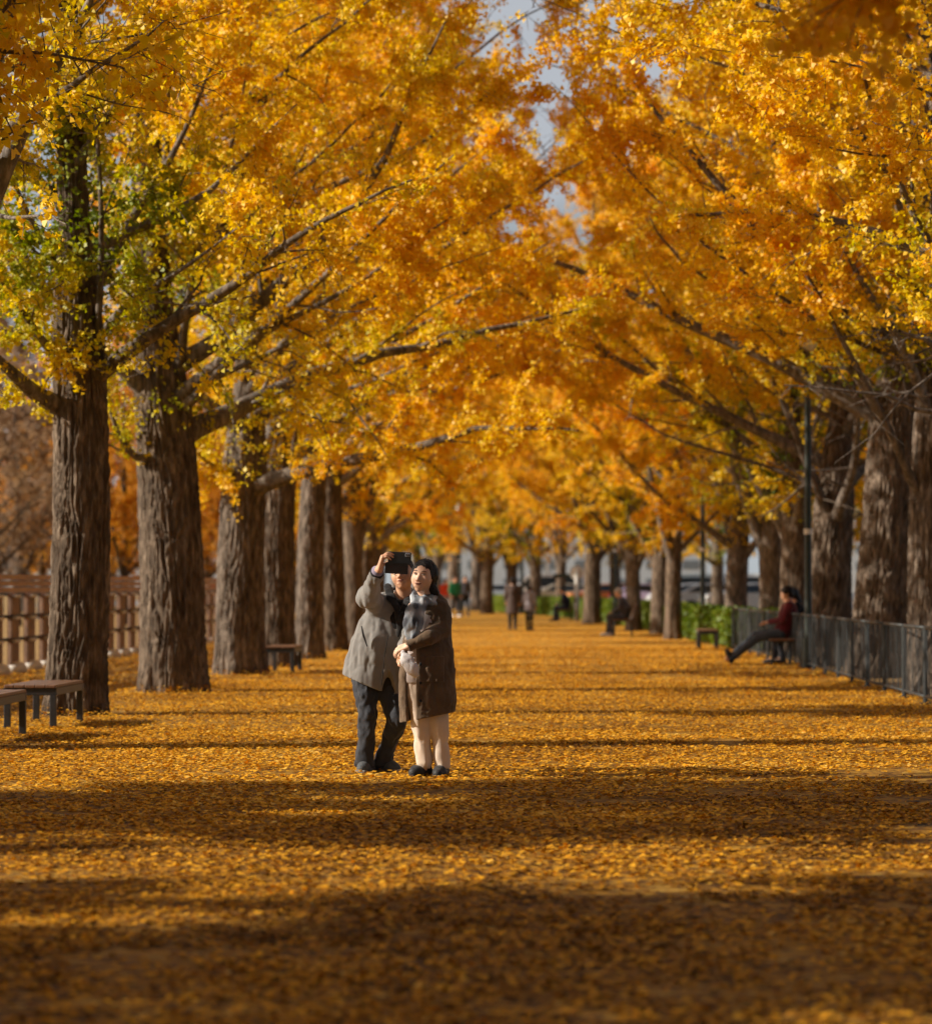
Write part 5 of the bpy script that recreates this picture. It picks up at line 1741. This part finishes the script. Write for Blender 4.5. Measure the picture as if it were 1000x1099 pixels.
    F.wrinkle(.016, (12, 12, 5), 7)
    if pose in ('stand', 'walk'): F.cut((0, 0, (.90 - long_coat) * s), (0, 0, -1))
    mesh_part(F, 'coat' if long_coat else 'jacket', org, top, e)
    F = Field(lo, hi, h * .8)
    F.cone(hip[0], hip[1], .10 * s, .10 * s, k=.04)
    for i in (0, 1): F.chain([hip[i], kn[i], an[i]], [.098 * s, .07 * s, .056 * s], k=.03)
    F.wrinkle(.012, (14, 14, 7), 9)
    mesh_part(F, 'trousers', org, bottom, e)
    for i in (0, 1):
        a = an[i].copy(); t = a + f * .2 * s
        if pose == 'recline':
            F = Field(a - .2, a + .3, .009)
            F.cone(a - [0, 0, .01], a + f * .05 + [0, 0, .12], .045, .036, k=.02); F.cone(a - [0, 0, .05], a + f * .06 + [0, 0, .11], .036, .03, k=.02)
        else:
            a[2] = 0; t[2] = 0
            F = Field(np.minimum(a, t) - [.08, .08, .01], np.maximum(a, t) + [.08, .08, .14], .009)
            shoe(F, a - f * .03, t)
        mesh_part(F, 'shoe', org, M[shoecol], e, 1)
    return e, dict(L=L, fr=fr, s=s, org=org, lo=lo, hi=hi, wr=wr, ch=ch, nk=nk)


M['burgundy'] = cloth('burgundy_jacket', (.13, .018, .030)); M['jeans'] = cloth('grey_blue_jeans', (.06, .075, .10))
M['brown_wool'] = cloth('brown_wool', (.085, .06, .052)); M['pale_jacket'] = cloth('pale_grey_jacket', (.34, .33, .38))
M['green'] = cloth('green_jacket', (.015, .17, .075)); M['red'] = cloth('red_jacket', (.70, .075, .03)); M['dark_grey'] = cloth('dark_grey_cloth', (.07, .07, .085))
M['white_shoe'] = cloth('white_shoe', (.7, .7, .68)); M['hair_white'] = cloth('pale_hair', (.45, .44, .43)); M['navy_coat'] = cloth('navy_coat', (.02, .026, .05))

# burgundy man on the bench at the right, legs stretched to the left
bl = (PB[0] - .10, PB[1] + .25, 0)
e, d = figure('person in a burgundy jacket sitting back on the bench by the railing, legs stretched out', 0, 0, 1.72, 'recline', M['burgundy'], M['jeans'], face=-90, loc=bl, h=.012, width=1.15, group='people sitting along the right edge')
b = MB(); c = d['L'](0, .30, .76) - d['org']; b.box(c, (.012, .15, .08), rx=.5, bev=.004); pho = b.build('handset', M['phone_black'], None); pho.location = [float(q) for q in d['org']]
pho.name = 'handset'; tag(pho, 'small dark phone in the hands of the person in burgundy', 'phone')
e, d = figure('person in black half hidden behind the one in burgundy, only dark hair and coat showing', 0, 0, 1.70, 'sit', M['black_cloth'], M['navy'], face=-90, loc=(PB[0] + .30, PB[1] + .98, 0), longhair=True, group='people sitting along the right edge')
figure('person with pale hair in a dark coat leaning forward on the bench by the hedge', 0, 0, 1.66, 'sit', M['dark_grey'], M['dark_grey'], hairm='hair_white', face=-90, loc=(PB2[0] + .05, PB2[1] + .3, 0), long_coat=.2, shoecol='white_shoe', h=.016, group='people sitting along the right edge')
figure('person in navy sitting on the far bench by the hedge, facing the path', 0, 0, 1.66, 'sit', M['navy_coat'], M['navy_coat'], hairm='hair_grey', face=-90, loc=(PB3[0] + .05, PB3[1] + .3, 0), long_coat=.2, h=.018, group='people sitting along the right edge')
figure('person standing on the path in a knee-length brown coat and black leggings', 550, 97, 1.60, 'stand', M['brown_wool'], M['black_cloth'], face=0, long_coat=.38, h=.016, width=1.08)
figure('smaller person standing beside the one in the brown coat, in a pale grey jacket', 568, 96, 1.36, 'stand', M['pale_jacket'], M['black_cloth'], face=20, long_coat=.16, h=.015)
figure('person walking in a bright green jacket at the far end', 488, 137, 1.74, 'walk', M['green'], M['navy'], face=150, h=.02, shoecol='white_shoe')
figure('person walking in dark clothes beside the one in green', 499, 137.5, 1.76, 'walk', M['dark_grey'], M['black_cloth'], face=160, h=.02, longhair=True)
figure('person in a bright red jacket at the far end, partly behind the woman', 478, 142, 1.64, 'walk', M['red'], M['pale_jacket'], face=170, h=.02)
figure('person in white top standing beyond the brown fence, left one of two', 222, 150, 1.70, 'stand', M['white_cloth'], M['navy'], face=180, h=.02, group='people beyond the brown fence')
figure('person in red top standing beyond the brown fence, right one of two', 231, 150, 1.72, 'stand', M['red'], M['navy'], hairm='hair_white', face=180, h=.02, group='people beyond the brown fence')
